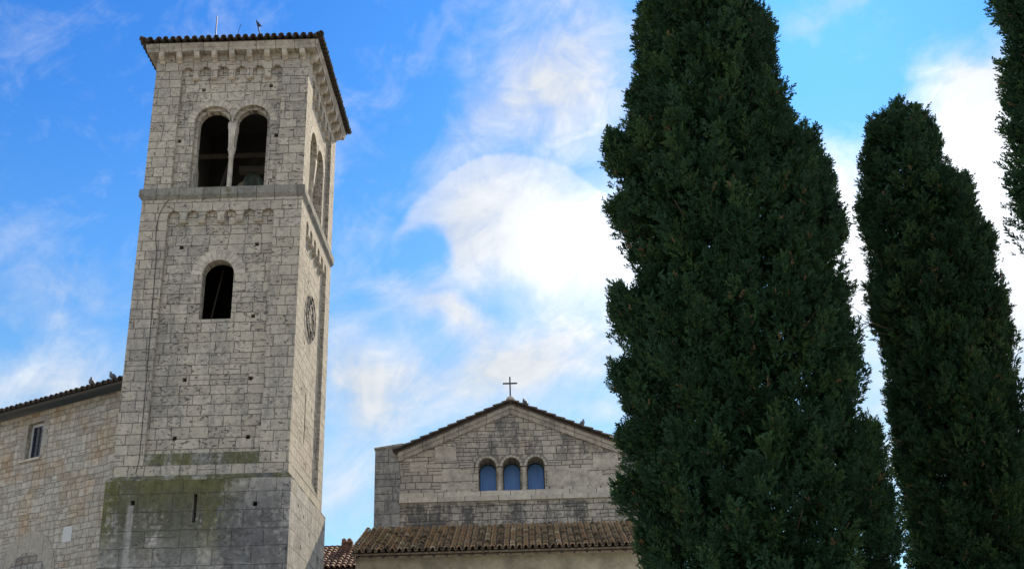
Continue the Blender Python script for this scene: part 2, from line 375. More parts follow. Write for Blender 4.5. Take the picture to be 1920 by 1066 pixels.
M['rubble'] = masonry('rubble_wall', 0.235, 0.34, 0.013, ((0.30, 0.275, 0.23), (0.37, 0.34, 0.29), (0.25, 0.215, 0.175)), 0.35, 7.3, warp=0.07, rndv=0.65, rndu=0.95, brown=0.75, jointdark=0.72, blotch=0.8, split=0.1)
M['infill'] = masonry('rubble_infill', 0.30, 0.34, 0.022, ((0.25, 0.235, 0.21), (0.36, 0.34, 0.31), (0.20, 0.17, 0.14)), 0.3, 3.0, warp=0.10, rndv=0.8, rndu=0.95, jointdark=0.5)
M['plaster'] = simple('beige_plaster', (0.30, 0.265, 0.185), 0.95, 0, 0.34, 1.6, 0.015)
M['archstone'] = masonry('worn_arch_stone', 5.0, 0.6, 0.006, beds=False, cols=((0.33, 0.305, 0.26), (0.37, 0.345, 0.295), (0.29, 0.265, 0.225)), pits=0.3, seed=0.3, split=0.0, brown=0.5, jointdark=0.7)
M['iron'] = simple('dark_iron', (0.025, 0.025, 0.028), 0.6, 0.5, 0.3, 20, 0)
M['wood'] = simple('dark_wood', (0.040, 0.031, 0.024), 0.8, 0, 0.35, 5, 0.005)
M['bronze'] = simple('green_bronze', (0.10, 0.13, 0.10), 0.5, 0.6, 0.35, 5, 0.004)
M['brick'] = masonry('chimney_brick', 0.10, 0.24, 0.008, ((0.26, 0.15, 0.11), (0.34, 0.20, 0.15), (0.20, 0.12, 0.09)), 0.1, 0.7)
def tile_mat(name, stops, lichen=0.5, lichen_col=(0.30, 0.29, 0.22)):
    m, n, b = new_mat(name)
    P = n.node('ShaderNodeTexCoord').outputs['Object']
    at = n.node('ShaderNodeAttribute', attribute_name='tone').outputs['Fac']
    c = n.ramp(at, stops)
    nz = n.noise(P, 7, 6, 0.65); nf = n.noise(P, 40, 3, 0.6)
    c = n.mix(n.m('MULTIPLY', n.mr(nz, 0.46, 0.64), lichen), c, lichen_col)
    c = n.mix(n.m('MULTIPLY', n.mr(n.noise(P, 3, 5, 0.6), 0.52, 0.7), 0.2), c, (0.055, 0.05, 0.042))
    t = n.m('ADD', 0.7, n.m('MULTIPLY', nf, 0.6))
    c = n.mix(1.0, c, n.xyz(t, t, t), 'MULTIPLY')
    n.put(b.inputs['Base Color'], c); b.inputs['Roughness'].default_value = 0.9
    bump(n, b, n.m('ADD', nz, nf), 0.008)
    return m
M['coppi'] = tile_mat('old_roof_tiles', [(0.0, (0.07, 0.055, 0.04)), (0.25, (0.20, 0.14, 0.09)), (0.45, (0.42, 0.33, 0.21)), (0.65, (0.50, 0.34, 0.20)), (0.82, (0.44, 0.25, 0.14)), (1.0, (0.70, 0.62, 0.48))], 0.35, (0.42, 0.39, 0.26))
M['coppi_dark'] = tile_mat('dark_roof_tiles', [(0.0, (0.04, 0.034, 0.032)), (0.5, (0.075, 0.056, 0.046)), (1.0, (0.11, 0.078, 0.06))], 0.3, (0.075, 0.08, 0.045))
M['coppi_red'] = tile_mat('red_roof_tiles', [(0.0, (0.13, 0.07, 0.05)), (0.5, (0.25, 0.13, 0.09)), (1.0, (0.32, 0.22, 0.17))], 0.3, (0.2, 0.17, 0.13))
def pane_mat():
    m, n, b = new_mat('blue_painted_board')
    P = n.node('ShaderNodeTexCoord').outputs['Object']
    x, y, z = n.sep(P)
    f = n.noise(n.xyz(n.m('MULTIPLY', x, 9.0), y, n.m('MULTIPLY', z, 1.5)), 1.0, 5, 0.6)
    n.put(b.inputs['Base Color'], n.mix(n.mr(f, 0.3, 0.7), (0.095, 0.25, 0.64), (0.125, 0.31, 0.72)))
    b.inputs['Roughness'].default_value = 0.45
    return m
M['blue'] = pane_mat()
def glass_mat():
    m, n, b = new_mat('window_glass')
    b.inputs['Base Color'].default_value = (0.012, 0.016, 0.035, 1); b.inputs['Roughness'].default_value = 0.08
    b.inputs['Alpha'].default_value = 0.55
    return m
M['glass'] = glass_mat()
M['frame'] = simple('pale_painted_frame', (0.42, 0.43, 0.42), 0.6, 0, 0.08, 8, 0)
M['curtain'] = simple('pale_curtain', (0.22, 0.27, 0.42), 0.9, 0, 0.1, 8, 0)
M['inner_shade'] = simple('painted_inner_shade', (0.035, 0.033, 0.032), 0.95, 0, 0.2, 2, 0)  # near-black colour standing in for the shade inside the tower
M['inside'] = simple('dark_plaster', (0.12, 0.11, 0.10), 0.95, 0, 0.2, 2, 0)

# ------------------------------------------------------------------ roof tiles
rng = random.Random(11)
def tiled(mb, org, along, up, length, maxlen, pitch, run, rad, under=True, seg=7, t0=0.0, trange=1.0, start=None, lip=0.045, thick=0.018):
    """rows of coppi laid up the slope: cover tiles (arched) and channel tiles between them"""
    org, along, up = Vector(org), Vector(along).normalized(), Vector(up).normalized()
    nrm = along.cross(up).normalized()
    if nrm.z < 0: nrm = -nrm
    ncol = int(round(length / pitch)); pitch = length / ncol
    def tile(cu, s0, s1, r0, r1, lift0, lift1, sgn, tone, thick=thick):
        vs = []; cnt = seg + 1
        for s, r, lf in ((s0, r0, lift0), (s1, r1, lift1)):
            for rr in (r, r - thick):
                for k in range(cnt):
                    a = PI * k / seg
                    vs.append(org + along * (cu + rr * math.cos(a)) + up * s + nrm * (lf + sgn * rr * math.sin(a) * 0.92))
        A, B, C_, D_ = 0, cnt, 2 * cnt, 3 * cnt
        fs = []
        for k in range(seg):
            fs += [(A + k, A + k + 1, C_ + k + 1, C_ + k), (B + k + 1, B + k, D_ + k, D_ + k + 1), (A + k + 1, A + k, B + k, B + k + 1)]
        fs += [(A, C_, D_, B), (A + seg, B + seg, D_ + seg, C_ + seg)]
        mb.add(vs, fs, tone)
    for i in range(ncol + 1):
        cu = i * pitch
        L = maxlen(cu)
        if L < 0.12: continue
        s = (start(cu) if start else 0.0) + rng.uniform(-0.015, 0.015)
        coltone = rng.uniform(-0.18, 0.18)
        while s < L:
            e = min(s + run * 1.14, L + 0.05)
            j = rng.gauss(0, 0.012)
            tone = min(1, max(0, t0 + trange * (0.5 + coltone + rng.gauss(0, 0.20))))
            tile(cu + j, s, e, rad * 1.10, rad * 0.84, rad * 0.50 + lip, rad * 0.50, 1, tone)
            s += run
        if under and i < ncol:
            L2 = maxlen(cu + pitch / 2)
            s = (start(cu + pitch / 2) if start else 0.0) - 0.02
            while s < L2:
                tile(cu + pitch / 2, s, min(s + run * 1.14, L2 + 0.05), rad * 0.9, rad * 1.05, rad * 1.0 + 0.03, rad * 1.0, -1, rng.uniform(0.0, 0.15))
                s += run

# ================================================================== BELL TOWER
TW, TD = 5.6, 6.2
RC = 0.14
tower = empty('bell_tower', (0, 0, 0))
tag(tower, 'tall square grey stone bell tower with twin arched openings and a low tiled roof', 'tower')
def FR(u, z, d): return (u - TW, -d, z)
def RT(u, z, d): return (d, u, z)
def BK(u, z, d): return (-u, TD + d, z)
def LF(u, z, d): return (-TW - d, TD - u, z)
FACES = [(FR, TW, True), (RT, TD, False), (BK, TW, True), (LF, TD, False)]
def rect(u0, u1, z0, z1): return [(u0, z0), (u1, z0), (u1, z1), (u0, z1)]
def sq(u, z, s=0.14): return rect(u - s / 2, u + s / 2, z - s / 2, z + s / 2)
def scallop(u0, u1, z0, spring, leg, r, n=6):
    """recessed panel outline whose top is a row of small round arches on short legs"""
    p = [(u0, z0), (u1, z0)]
    step = (u1 - u0 - 2 * r) / (n - 1)
    cs = [u0 + r + step * i for i in range(n)]
    p.append((u1, leg))
    for i in reversed(range(n)):
        a = arc(cs[i], spring, r, 0, PI, 12)
        if i == n - 1: p.pop()
        p += a
        if i > 0:
            p += [(cs[i] - r, leg), (cs[i - 1] + r, leg)]
    return p, cs
def bifora(c, half, r, z0, zs, lump):
    """two round arches side by side over one opening"""
    c0, c1 = c - half, c + half
    p = [(c0 - r, z0), (c1 + r, z0)] + arc(c1, zs, r, 0, PI, 20)
    if lump: p += [(c1 - r, zs - lump), (c0 + r, zs - lump)]
    return p + arc(c0, zs, r, 0, PI, 20)
def window(c, r, z0, zs): return [(c - r, z0), (c + r, z0)] + arc(c, zs, r, 0, PI, 22)
ZB, ZC, ZT = 10.60, 20.60, 26.75

# base: four thick plates, proud of the shaft, with a weathered slope on top
bs = MB(); b = 0.13
hol = [rect(TW - 2.92, TW - 2.79, 9.19, 10.08), sq(TW - 4.82, 9.85, 0.15), sq(TW - 0.97, 9.72, 0.15)]
bs.plate(rect(-b, TW + b, 0, 10.55), hol, FR, b, -0.9)
bs.plate(rect(0.9, TD - 0.9, 0, 10.55), [sq(1.2, 9.9, 0.12), sq(2.2, 9.75, 0.12), sq(3.3, 9.35, 0.14), sq(1.9, 8.7, 0.14), sq(5.0, 8.8, 0.24), sq(3.1, 7.7, 0.14)], RT, b, -0.9)
bs.plate(rect(-b, TW + b, 0, 10.55), [], BK, b, -0.9)
bs.plate(rect(0.9, TD - 0.9, 0, 10.55), [], LF, b, -0.9)
bs.build('base', M['base'], tower)
rj = random.Random(77)
def ring(mb, prof, step=0.42):
    """moulding run round the four sides, its edges slightly worn"""
    n = len(prof); loop = []
    for k in range(4):
        L = (TW, TD)[k % 2]; m = int(L / step)
        for i in range(m): loop.append((k, i / m))
    N = len(loop); vs = []
    for j, (d, z) in enumerate(prof):
        cs = [(-TW - d, -d), (d, -d), (d, TD + d), (-TW - d, TD + d)]
        for k, t in loop:
            a, c = cs[k], cs[(k + 1) % 4]; w = 0.012 if d > 0.05 else 0.0
            o = (rj.uniform(-w, w), rj.uniform(-w, w), rj.uniform(-w, w) * 0.7)
            vs.append((a[0] + (c[0] - a[0]) * t + o[0], a[1] + (c[1] - a[1]) * t + o[1], z + o[2]))
    fs = [(i * N + k, i * N + (k + 1) % N, ((i + 1) % n) * N + (k + 1) % N, ((i + 1) % n) * N + k) for i in range(n) for k in range(N)]
    mb.add(vs, fs)
rb = MB(); ring(rb, [(b + 0.003, 10.545), (b + 0.003, 10.58), (-0.02, 10.75), (-0.3, 10.75), (-0.3, 10.545)])
rb.build('base_ledge', M['ledge'], tower)

TH = 0.56
def stage(z0, z1, pz0, spring, leg, corename, framename, holes_core, twin):
    core = MB(); fr = MB(); sill = MB()
    pans = []
    for fn, wd, full in FACES:
        side = fn in (RT, LF)
        m0 = 0.98 if side else 0.95
        p, cs = scallop(m0, wd - m0, pz0, spring, leg, 0.215)
        pans.append((fn, wd, p, cs, m0))
        a0, a1 = (RC, wd - RC) if side else (0, wd)
        fr.plate(rect(a0, a1, z0, z1), [p], fn, 0.0, -RC - 0.004)
        c0, c1 = (TH + 0.003, wd - TH - 0.003) if side else (RC + 0.02, wd - RC - 0.02)
        hs = holes_core(fn, wd)
        if twin:
            c = wd / 2 if side else (TW - 2.69 if fn is FR else 2.69)
            core.plate(rect(c0, c1, z0 + 0.01, z1 - 0.01), [bifora(c, 0.69, 0.675, 20.975, 23.66, 0.0)] + hs, fn, -RC, -RC - 0.15)
            core.plate(rect(c0, c1, z0 + 0.01, z1 - 0.01), [bifora(c, 0.69, 0.555, 20.975, 23.66, 0.02)] + hs, fn, -RC - 0.15, -TH)
        else:
            core.plate(rect(c0, c1, z0 + 0.01, z1 - 0.01), hs, fn, -RC, -TH)
    core.build(corename, M['core'], tower); fr.build(framename, M['shaft'], tower)
    return pans
def holes_low(fn, wd):
    if fn is FR:
        h = [window(TW - 2.77, 0.54, 16.05, 17.68)]
        h += [sq(TW + x, z) for x, z in ((-4.11, 18.72), (-1.51, 18.77), (-1.48, 16.12), (-3.60, 13.94), (-1.43, 13.93), (-3.76, 11.97), (-1.39, 11.95))]
        return h
    if fn is RT:
        return [rect(2.92, 3.08, 12.45, 14.2) [:2] + arc(3.0, 14.2, 0.08, 0, PI, 8), sq(2.5, 18.3, 0.12), sq(2.3, 15.9, 0.12), sq(2.2, 14.2, 0.12), sq(4.2, 14.0, 0.12)]
    return []
def holes_up(fn, wd):
    if fn is FR: return [sq(TW + x, z) for x, z in ((-3.83, 25.04), (-1.37, 25.13), (-4.54, 22.93), (-1.07, 23.04))]
    if fn is RT: return [sq(1.6, 24.95, 0.12), sq(4.6, 24.95, 0.12)]
    return []
pans_low = stage(ZB, ZC, 11.08, 19.86, 19.66, 'shaft_panel', 'shaft_pilasters', holes_low, False)
pans_up = stage(20.9, ZT, 20.95, 25.72, 25.47, 'belfry_panel', 'belfry_pilasters', holes_up, True)
# mossy sloping sill at the foot of the lower panels
for fn, wd, p, cs, m0 in pans_low:
    s = MB()
    vs = [fn(u, z, d) for u in (m0 - 0.002, wd - m0 + 0.002) for z, d in ((11.05, -RC - 0.01), (11.05, 0.004), (11.10, 0.004), (11.48, -RC - 0.002))]
    s.add(vs, [(0, 1, 2, 3), (7, 6, 5, 4), (0, 4, 5, 1), (1, 5, 6, 2), (2, 6, 7, 3), (3, 7, 4, 0)])
    s.build('panel_sill', M['ledge'], tower)
# small corbels under the legs of the blind arcades
for pans, leg in ((pans_low, 19.66), (pans_up, 25.47)):
    for fn, wd, p, cs, m0 in pans:
        if fn not in (FR, RT): continue
        for a, c in zip(cs[:-1], cs[1:]):
            u = (a + c) / 2
            s = MB(); hw = (c - a) / 2 - 0.215 + 0.006
            s.add([fn(u + sx * hw, z, d) for sx in (-1, 1) for z, d in ((leg - 0.05, -RC - 0.01), (leg - 0.05, -0.06), (leg - 0.003, 0.006), (leg + 0.03, 0.006), (leg + 0.03, -RC - 0.01))],
                  [(0, 1, 2, 3, 4), (9, 8, 7, 6, 5), (0, 5, 6, 1), (1, 6, 7, 2), (2, 7, 8, 3), (3, 8, 9, 4), (4, 9, 5, 0)])
            s.build('arcade_corbel', M['plain'], tower)
# window ring of voussoirs, flush in the panel
def vring(mb, fn, c, zs, r0, r1, d0, d1, n, a0=0.0, a1=PI, gap=0.022):
    for i in range(n):
        t0 = a0 + (a1 - a0) * i / n; t1 = a0 + (a1 - a0) * (i + 1) / n
        g0, g1 = gap / r0, gap / r1
        poly = arc(c, zs, r0, t0 + g0 / 2, t1 - g0 / 2, 3) + list(reversed(arc(c, zs, r1, t0 + g1 / 2, t1 - g1 / 2, 3)))
        mb.prism(poly, fn, d0, d1)
vr = MB(); vring(vr, FR, TW - 2.77, 17.68, 0.545, 0.93, -RC + 0.012, -RC - 0.3, 13)
vr.build('window_arch', M['plain'], tower)
for fn, c in ((FR, TW - 2.69), (RT, TD / 2)):
    vr = MB()
    for sx in (-0.69, 0.69):
        lim = math.acos(min(1, 0.69 / 0.93))
        a0, a1 = (0.0, PI - lim) if sx > 0 else (lim, PI)
        vring(vr, fn, c + sx, 23.66, 0.68, 0.93, -RC + 0.016, -RC - 0.06, 11, a0, a1)
    vr.build('opening_arch', M['plain'], tower)
# string course and eaves cornice
st = MB(); ring(st, [(0.0, 20.50), (0.02, 20.52), (0.10, 20.64), (0.105, 20.90), (0.0, 20.97), (-0.5, 20.97), (-0.5, 20.50)])
st.build('string_course', M['string'], tower)
ec = MB(); ring(ec, [(-0.3, 26.44), (0.30, 26.44), (0.315, 26.56), (0.35, 26.60), (0.37, 26.75), (-0.3, 26.75)])
ec.build('eaves_cornice', M['cornice'], tower)
for fn, wd, full in FACES:
    if fn not in (FR, RT): continue
    for i in range(9):
        u = 0.22 + (wd - 0.44) * i / 8
        prof = [(26.445, -0.05), (26.445, 0.29), (26.35, 0.29), (26.27, 0.27), (26.20, 0.20), (26.17, 0.10), (26.10, 0.04), (26.10, -0.05)]
        s = MB()
        vs = [fn(u + sx * 0.095, z, d) for sx in (-1, 1) for z, d in prof]; n = len(prof)
        s.add(vs, [tuple(range(n)), tuple(range(2 * n - 1, n - 1, -1))] + [(k, (k + 1) % n, (k + 1) % n + n, k + n) for k in range(n)])
        s.build('eaves_corbel', M['plain'], tower, bevel=0.012)
# roof: low pyramid of coppi
rf = MB(); OV = 0.40; ZE = 26.78; SL = R_(17)
hw, hd = TW / 2 + OV, TD / 2 + OV
cxr, cyr = -TW / 2, TD / 2
apex = (cxr, cyr, ZE + hw * math.tan(SL))
crn = [(cxr - hw, cyr - hd), (cxr + hw, cyr - hd), (cxr + hw, cyr + hd), (cxr - hw, cyr + hd)]
rf.add([(x, y, ZE - 0.02) for x, y in crn] + [(apex[0], apex[1], apex[2] - 0.04)], [(0, 1, 4), (1, 2, 4), (2, 3, 4), (3, 0, 4), (3, 2, 1, 0)], 0.2)
for k in range(4):
    a, c = Vector((*crn[k], ZE)), Vector((*crn[(k + 1) % 4], ZE))
    L = (c - a).length; mid = (a + c) / 2
    upv = Vector(apex) - mid; sl_len = upv.length
    ml = (lambda L, s: (lambda u: s * max(0, 1 - abs(u - L / 2) / (L / 2)) + 0.16))(L, sl_len)
    tiled(rf, a - upv.normalized() * 0.13, c - a, upv, L, ml, 0.272, 0.36, 0.098, t0=0.0)
for k in range(4):
    a = Vector((*crn[k], ZE)); ax = Vector(apex)
    d = (ax - a); n = int(d.length / 0.36); dn = d.normalized()
    for i in range(n):
        p0 = a + dn * (i * 0.36 - 0.14); sdv = dn.cross(Vector((0, 0, 1))).normalized(); nn = sdv.cross(dn)
        vs = []
        for q, r, lf in ((p0, 0.12, 0.13), (p0 + dn * 0.41, 0.10, 0.10)):
            for rr in (r, r - 0.02):
                for j in range(8): vs.append(q + sdv * rr * math.cos(PI * j / 7) + nn * (lf + rr * math.sin(PI * j / 7)))
        fs = []
        for j in range(7): fs += [(j, j + 1, 17 + j, 16 + j), (8 + j + 1, 8 + j, 24 + j, 25 + j), (j + 1, j, 8 + j, 9 + j)]
        rf.add(vs, fs, rng.random())
rf.build('roof', M['coppi_dark'], tower, recalc=False, color=True)
# belfry columns
def belfry_column(fn, c):
    x, y, _ = fn(c, 0, -0.34)
    s = MB(); s.lathe([(0.14, 0), (0.14, 0.06), (0.125, 0.10), (0.105, 0.16), (0.088, 0.22), (0.088, 0.8), (0.080, 1.32), (0.10, 1.34), (0.10, 1.37), (0.085, 1.38), (0.09, 1.46), (0.13, 1.62), (0.145, 1.66), (0.145, 1.71)], (x, y, 20.95), 20)
    col = s.build('belfry_column', M['plain'], tower, smooth=True)
    s = MB(); prof = [(0.10, 0.14, 22.655), (0.105, 0.17, 23.0), (0.125, 0.195, 23.36), (0.145, 0.20, 23.40), (0.145, 0.20, 23.652)]
    vs = []
    for hu, hdp, z in prof:
        vs += [fn(c - hu, z, -0.36 - hdp), fn(c + hu, z, -0.36 - hdp), fn(c + hu, z, -0.36 + hdp), fn(c - hu, z, -0.36 + hdp)]
    fs = [(i * 4 + k, i * 4 + (k + 1) % 4, i * 4 + 4 + (k + 1) % 4, i * 4 + 4 + k) for i in range(len(prof) - 1) for k in range(4)] + [(3, 2, 1, 0), tuple(len(prof) * 4 - 4 + k for k in range(4))]
    s.add(vs, fs); s.build('capital_block', M['plain'], col)
for fn, c in ((FR, TW - 2.69), (RT, TD / 2), (BK, 2.69), (LF, TD / 2)): belfry_column(fn, c)
# near-black plates added inside belfry and room below: shade put into colour
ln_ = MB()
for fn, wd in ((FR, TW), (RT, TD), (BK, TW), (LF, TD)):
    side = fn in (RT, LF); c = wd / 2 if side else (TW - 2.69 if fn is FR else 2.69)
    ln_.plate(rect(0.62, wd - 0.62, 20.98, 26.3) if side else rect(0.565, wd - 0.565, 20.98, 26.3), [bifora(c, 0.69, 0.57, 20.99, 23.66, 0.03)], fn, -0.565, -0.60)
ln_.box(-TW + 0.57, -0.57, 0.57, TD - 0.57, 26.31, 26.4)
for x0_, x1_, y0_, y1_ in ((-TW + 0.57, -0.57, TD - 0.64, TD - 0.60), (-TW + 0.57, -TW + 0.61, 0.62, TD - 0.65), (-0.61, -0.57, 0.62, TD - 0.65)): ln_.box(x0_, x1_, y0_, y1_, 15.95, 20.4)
ln_.build('shade_lining', M['inner_shade'], tower)
# floors
s = MB(); s.box(-TW + 0.57, -0.57, 0.57, TD - 0.57, 20.55, 20.93); s.build('belfry_floor', M['wood'], tower)
s = MB(); s.box(-TW + 0.57, -0.57, 0.57, TD - 0.57, 15.6, 15.9); s.build('room_floor', M['wood'], tower)
# timber bell frame
for pts, r in (([(-4.7, 3.1, 23.95), (-0.9, 3.1, 23.95)], 0.11), ([(-2.2, 3.1, 20.95), (-1.75, 3.1, 23.9)], 0.07), ([(-1.2, 3.6, 20.95), (-2.2, 3.3, 23.6)], 0.06), ([(-4.2, 3.3, 20.95), (-3.5, 3.2, 23.9)], 0.06), ([(-2.85, 2.3, 20.95), (-2.3, 2.6, 22.6)], 0.035)):
    s = MB(); s.tube(pts, r, 6); s.build('bell_frame_beam', M['wood'], tower)
s = MB(); s.tube([(-3.3, 1.3, 16.0), (-2.95, 1.4, 18.4)], 0.035, 6); s.build('leaning_pole', M['wood'], tower)
# clock: open iron rings, radial numeral bars, two hands
ck = MB()
cy_, cz_, xo = 3.08, 17.12, -RC + 0.05
def ringtube(rad, t): ck.tube([(xo, cy_ + rad * math.cos(2 * PI * i / 48), cz_ + rad * math.sin(2 * PI * i / 48)) for i in range(49)], t, 6)
ringtube(0.84, 0.020); ringtube(0.47, 0.018)
cf = ck.build('clock_face', M['iron'], tower)
for k in range(12):
    a = 2 * PI * k / 12
    s = MB()
    for off in ((-0.05, 0.05) if k % 3 else (-0.07, 0.0, 0.07)):
        s.tube([(xo, cy_ + r * math.cos(a) - off * math.sin(a), cz_ + r * math.sin(a) + off * math.cos(a)) for r in (0.47, 0.83)], 0.009, 5)
    s.build('clock_numeral', M['iron'], cf)
for a, l, wv in ((R_(8), 0.72, 0.020), (R_(-55), 0.45, 0.024)):
    s = MB(); s.tube([(xo + 0.05, cy_ - 0.15 * math.cos(a), cz_ - 0.15 * math.sin(a)), (xo + 0.05, cy_ + l * math.cos(a), cz_ + l * math.sin(a))], [wv, 0.012], 6)
    s.build('clock_hand', M['iron'], cf)
# lightning rod, wire, pennant vane, cable
s = MB(); s.tube([(-3.705, 0.6, 26.95), (-3.72, 0.6, 28.61)], [0.026, 0.018], 6); s.build('lightning_rod', M['iron'], tower)
s = MB(); s.tube([(-2.80, 0.4, 26.95), (-2.80, 0.4, 27.66), (-2.79, 0.4, 27.80), (-2.72, 0.4, 28.07)], 0.010, 5); s.build('bent_wire', M['iron'], tower)
s = MB(); s.tube([(-1.90, 0.3, 26.95), (-1.97, 0.3, 27.55), (-2.13, 0.3, 28.14)], [0.028, 0.026, 0.02], 6)
pv = s.build('vane_pole', M['iron'], tower)
s = MB(); s.add([(-2.14, 0.3 + d, 28.16) for d in (-0.01, 0.01)] + [(-1.86, 0.3 + d, 27.80) for d in (-0.01, 0.01)] + [(-1.93, 0.3 + d, 27.86) for d in (-0.01, 0.01)] + [(-2.04, 0.3 + d, 27.83) for d in (-0.01, 0.01)],
        [(0, 2, 4, 6), (7, 5, 3, 1), (0, 1, 3, 2), (2, 3, 5, 4), (4, 5, 7, 6), (6, 7, 1, 0)])
s.build('vane_pennant', M['iron'], pv)
cabp = [(-4.66, 20.50), (-4.80, 20.30), (-4.94, 19.95), (-5.0, 19.5), (-4.98, 19.0), (-4.90, 18.55), (-4.87, 17.0), (-4.83, 15.0), (-4.80, 13.0), (-4.78, 11.3), (-4.85, 10.8)]
s = MB(); s.tube([(x, -0.015, z) for x, z in cabp] , 0.011, 5); s.build('lightning_cable', M['iron'], tower)

# bell hanging in the belfry
bell = empty('church_bell', (-2.55, 3.1, 22.0))
tag(bell, 'green bronze bell hanging in the belfry behind the right-hand arched opening', 'bell')
s = MB(); s.lathe([(0.56, 0.0), (0.55, 0.05), (0.47, 0.22), (0.40, 0.45), (0.36, 0.75), (0.33, 0.92), (0.25, 1.02), (0.10, 1.06), (0.08, 1.15)], (0, 0, 0.0), 28)
s.build('bell_body', M['bronze'], bell, smooth=True)
s = MB(); s.box(-0.55, 0.55, -0.12, 0.12, 1.15, 1.42); s.build('headstock', M['wood'], bell, bevel=0.02)
s = MB(); s.tube([(0, 0, 1.38), (0, 0, 1.9)], 0.05, 6); s.build('hanger', M['iron'], bell)

# ================================================================== CHURCH
church = empty('church', (6.93, 12, 0))
tag(church, 'grey stone church gable with three blue arched windows, iron cross and tiled lean-to below', 'church')
CX, CY = 6.93, 12.0
def CF(u, z, d): return (u, -d, z)      # local: x along the facade, d outwards
def roofz(u): return 16.36 - 0.414 * abs(u)
gx0, gx1 = -4.70, 4.70
fac = MB()
def trifora(cs, r, z0, zs):
    p = [(cs[0] - r, z0), (cs[-1] + r, z0)]
    for c in reversed(cs): p += arc(c, zs, r, 0, PI, 16)
    return p
wins = [-1.05, -0.03, 0.99]
tri = trifora(wins, 0.375, 12.70, 13.70)
fac.plate([(gx0, 0), (gx1, 0), (gx1, roofz(gx1)), (0, roofz(0)), (gx0, roofz(gx0))], [tri], CF, 0.0, -0.32)
fac.plate([(gx0, 0), (gx1, 0), (gx1, 14.2), (gx0, 14.2)], [window(c, 0.365, 12.70, 13.70) for c in wins], CF, -0.325, -1.2)
fac.build('facade_wall', M['church'], church)
s = MB(); s.box(gx0, gx1, 1.21, 14, 0, 14.3); s.build('nave_wall', M['church'], church)
# big slabs set in the facade
for u0, u1, z0, z1 in ((-3.25, -2.35, 14.02, 14.62), (-3.0, -1.55, 12.78, 13.05), (-2.95, -1.75, 13.13, 13.62), (1.5, 3.2, 12.80, 13.55), (3.4, 4.45, 13.55, 14.10), (3.25, 4.5, 12.80, 13.2), (-4.3, -3.6, 13.6, 14.0)):
    s = MB(); s.box(u0, u1, -0.012, 0.1, z0, z1); s.build('stone_slab', M['plain'], church, bevel=0.008)
# raking cornice under the tiles
for sg in (-1, 1):
    s = MB()
    poly = [(0, roofz(0) + 0.01), (sg * 4.78, roofz(4.78) + 0.01), (sg * 4.78, roofz(4.78) - 0.36), (0, roofz(0) - 0.38)]
    s.prism(poly, CF, 0.09, -0.2)
    poly = [(0, roofz(0) + 0.012), (sg * 4.80, roofz(4.80) + 0.012), (sg * 4.80, roofz(4.80) - 0.16), (0, roofz(0) - 0.17)]
    s.prism(poly, CF, 0.15, 0.085)
    s.build('raking_cornice', M['cornice'], church)
# gable roof
gr = MB()
for sg in (-1, 1):
    th = math.atan(0.414); e = Vector((sg * 4.95, -0.28, roofz(4.95) + 0.05))
    tiled(gr, e, (0, 1, 0), (-sg * math.cos(th), 0, math.sin(th)), 14.3, lambda u: 4.95 / math.cos(th), 0.30, 0.42, 0.105)
    poly = [(0, roofz(0) + 0.06), (sg * 4.92, roofz(4.92) + 0.06), (sg * 4.92, roofz(4.92) + 0.015), (0, roofz(0) + 0.015)]
    gr.prism(poly, CF, 0.25, -14.0)
gr.tube([(0, -0.3 + 0.4 * i, 16.50) for i in range(36)], 0.10, 10)
gr.build('gable_roof', M['coppi_dark'], church, recalc=False, color=True)
# triple window
for i, c in enumerate(wins):
    s = MB(); vring(s, CF, c, 13.70, 0.385, 0.49, 0.06, -0.05, 9)
    s.build('window_arch', M['plain'], church)
    s = MB(); lo, hi = (0.0 if i == 2 else 0.35), (PI if i == 0 else PI - 0.35)
    s.prism(arc(c, 13.70, 0.495, lo, hi, 18) + list(reversed(arc(c, 13.70, 0.53, lo, hi, 18))), CF, 0.075, -0.05); s.build('arch_outline', M['string'], church)  # thin dark strip added as an outline round each window ring
    s = MB(); s.plate(window(c, 0.37, 12.69, 13.70), [window(c, 0.335, 12.73, 13.70)], CF, -1.02, -1.08)
    s.build('window_frame', M['iron'], church)
    s = MB(); s.prism(window(c, 0.374, 12.69, 13.70), CF, -1.07, -1.10); s.build('window_pane', M['blue'], church)
for x in (-0.54, 0.48):
    s = MB(); s.lathe([(0.125, 0), (0.125, 0.05), (0.10, 0.10), (0.092, 0.2), (0.088, 0.75), (0.105, 0.77), (0.092, 0.80), (0.135, 0.95), (0.138, 1.015)], (x, 0.15, 12.68), 14)
    s.build('window_column', M['plain'], church, smooth=True)
s = MB(); s.prism(rect(gx0 - 0.02, gx1 + 0.02, 12.27, 12.665), CF, 0.10, -0.1); s.build('sill_band', M['band'], church)
# flanking blocks either side of the gable
for sg in (-1, 1):
    s = MB()
    a, c2 = (-5.77, gx0 - 0.003) if sg < 0 else (gx1 + 0.003, 5.77)
    z0, z1 = (14.58, 14.72) if sg < 0 else (14.72, 14.58)
    s.prism([(a, 0), (c2, 0), (c2, z1), (a, z0)], CF, 0.03, -6)
    s.build('flank_wall', M['buttress'], church)
    s = MB(); s.prism([(a - 0.04, z0 + 0.002), (c2 + (0.0 if sg > 0 else 0.1), z1 + 0.002), (c2 + (0.0 if sg > 0 else 0.1), z1 + 0.10), (a - 0.04, z0 + 0.07)], CF, 0.07, -6)
    s.build('coping', M['cornice'], church)
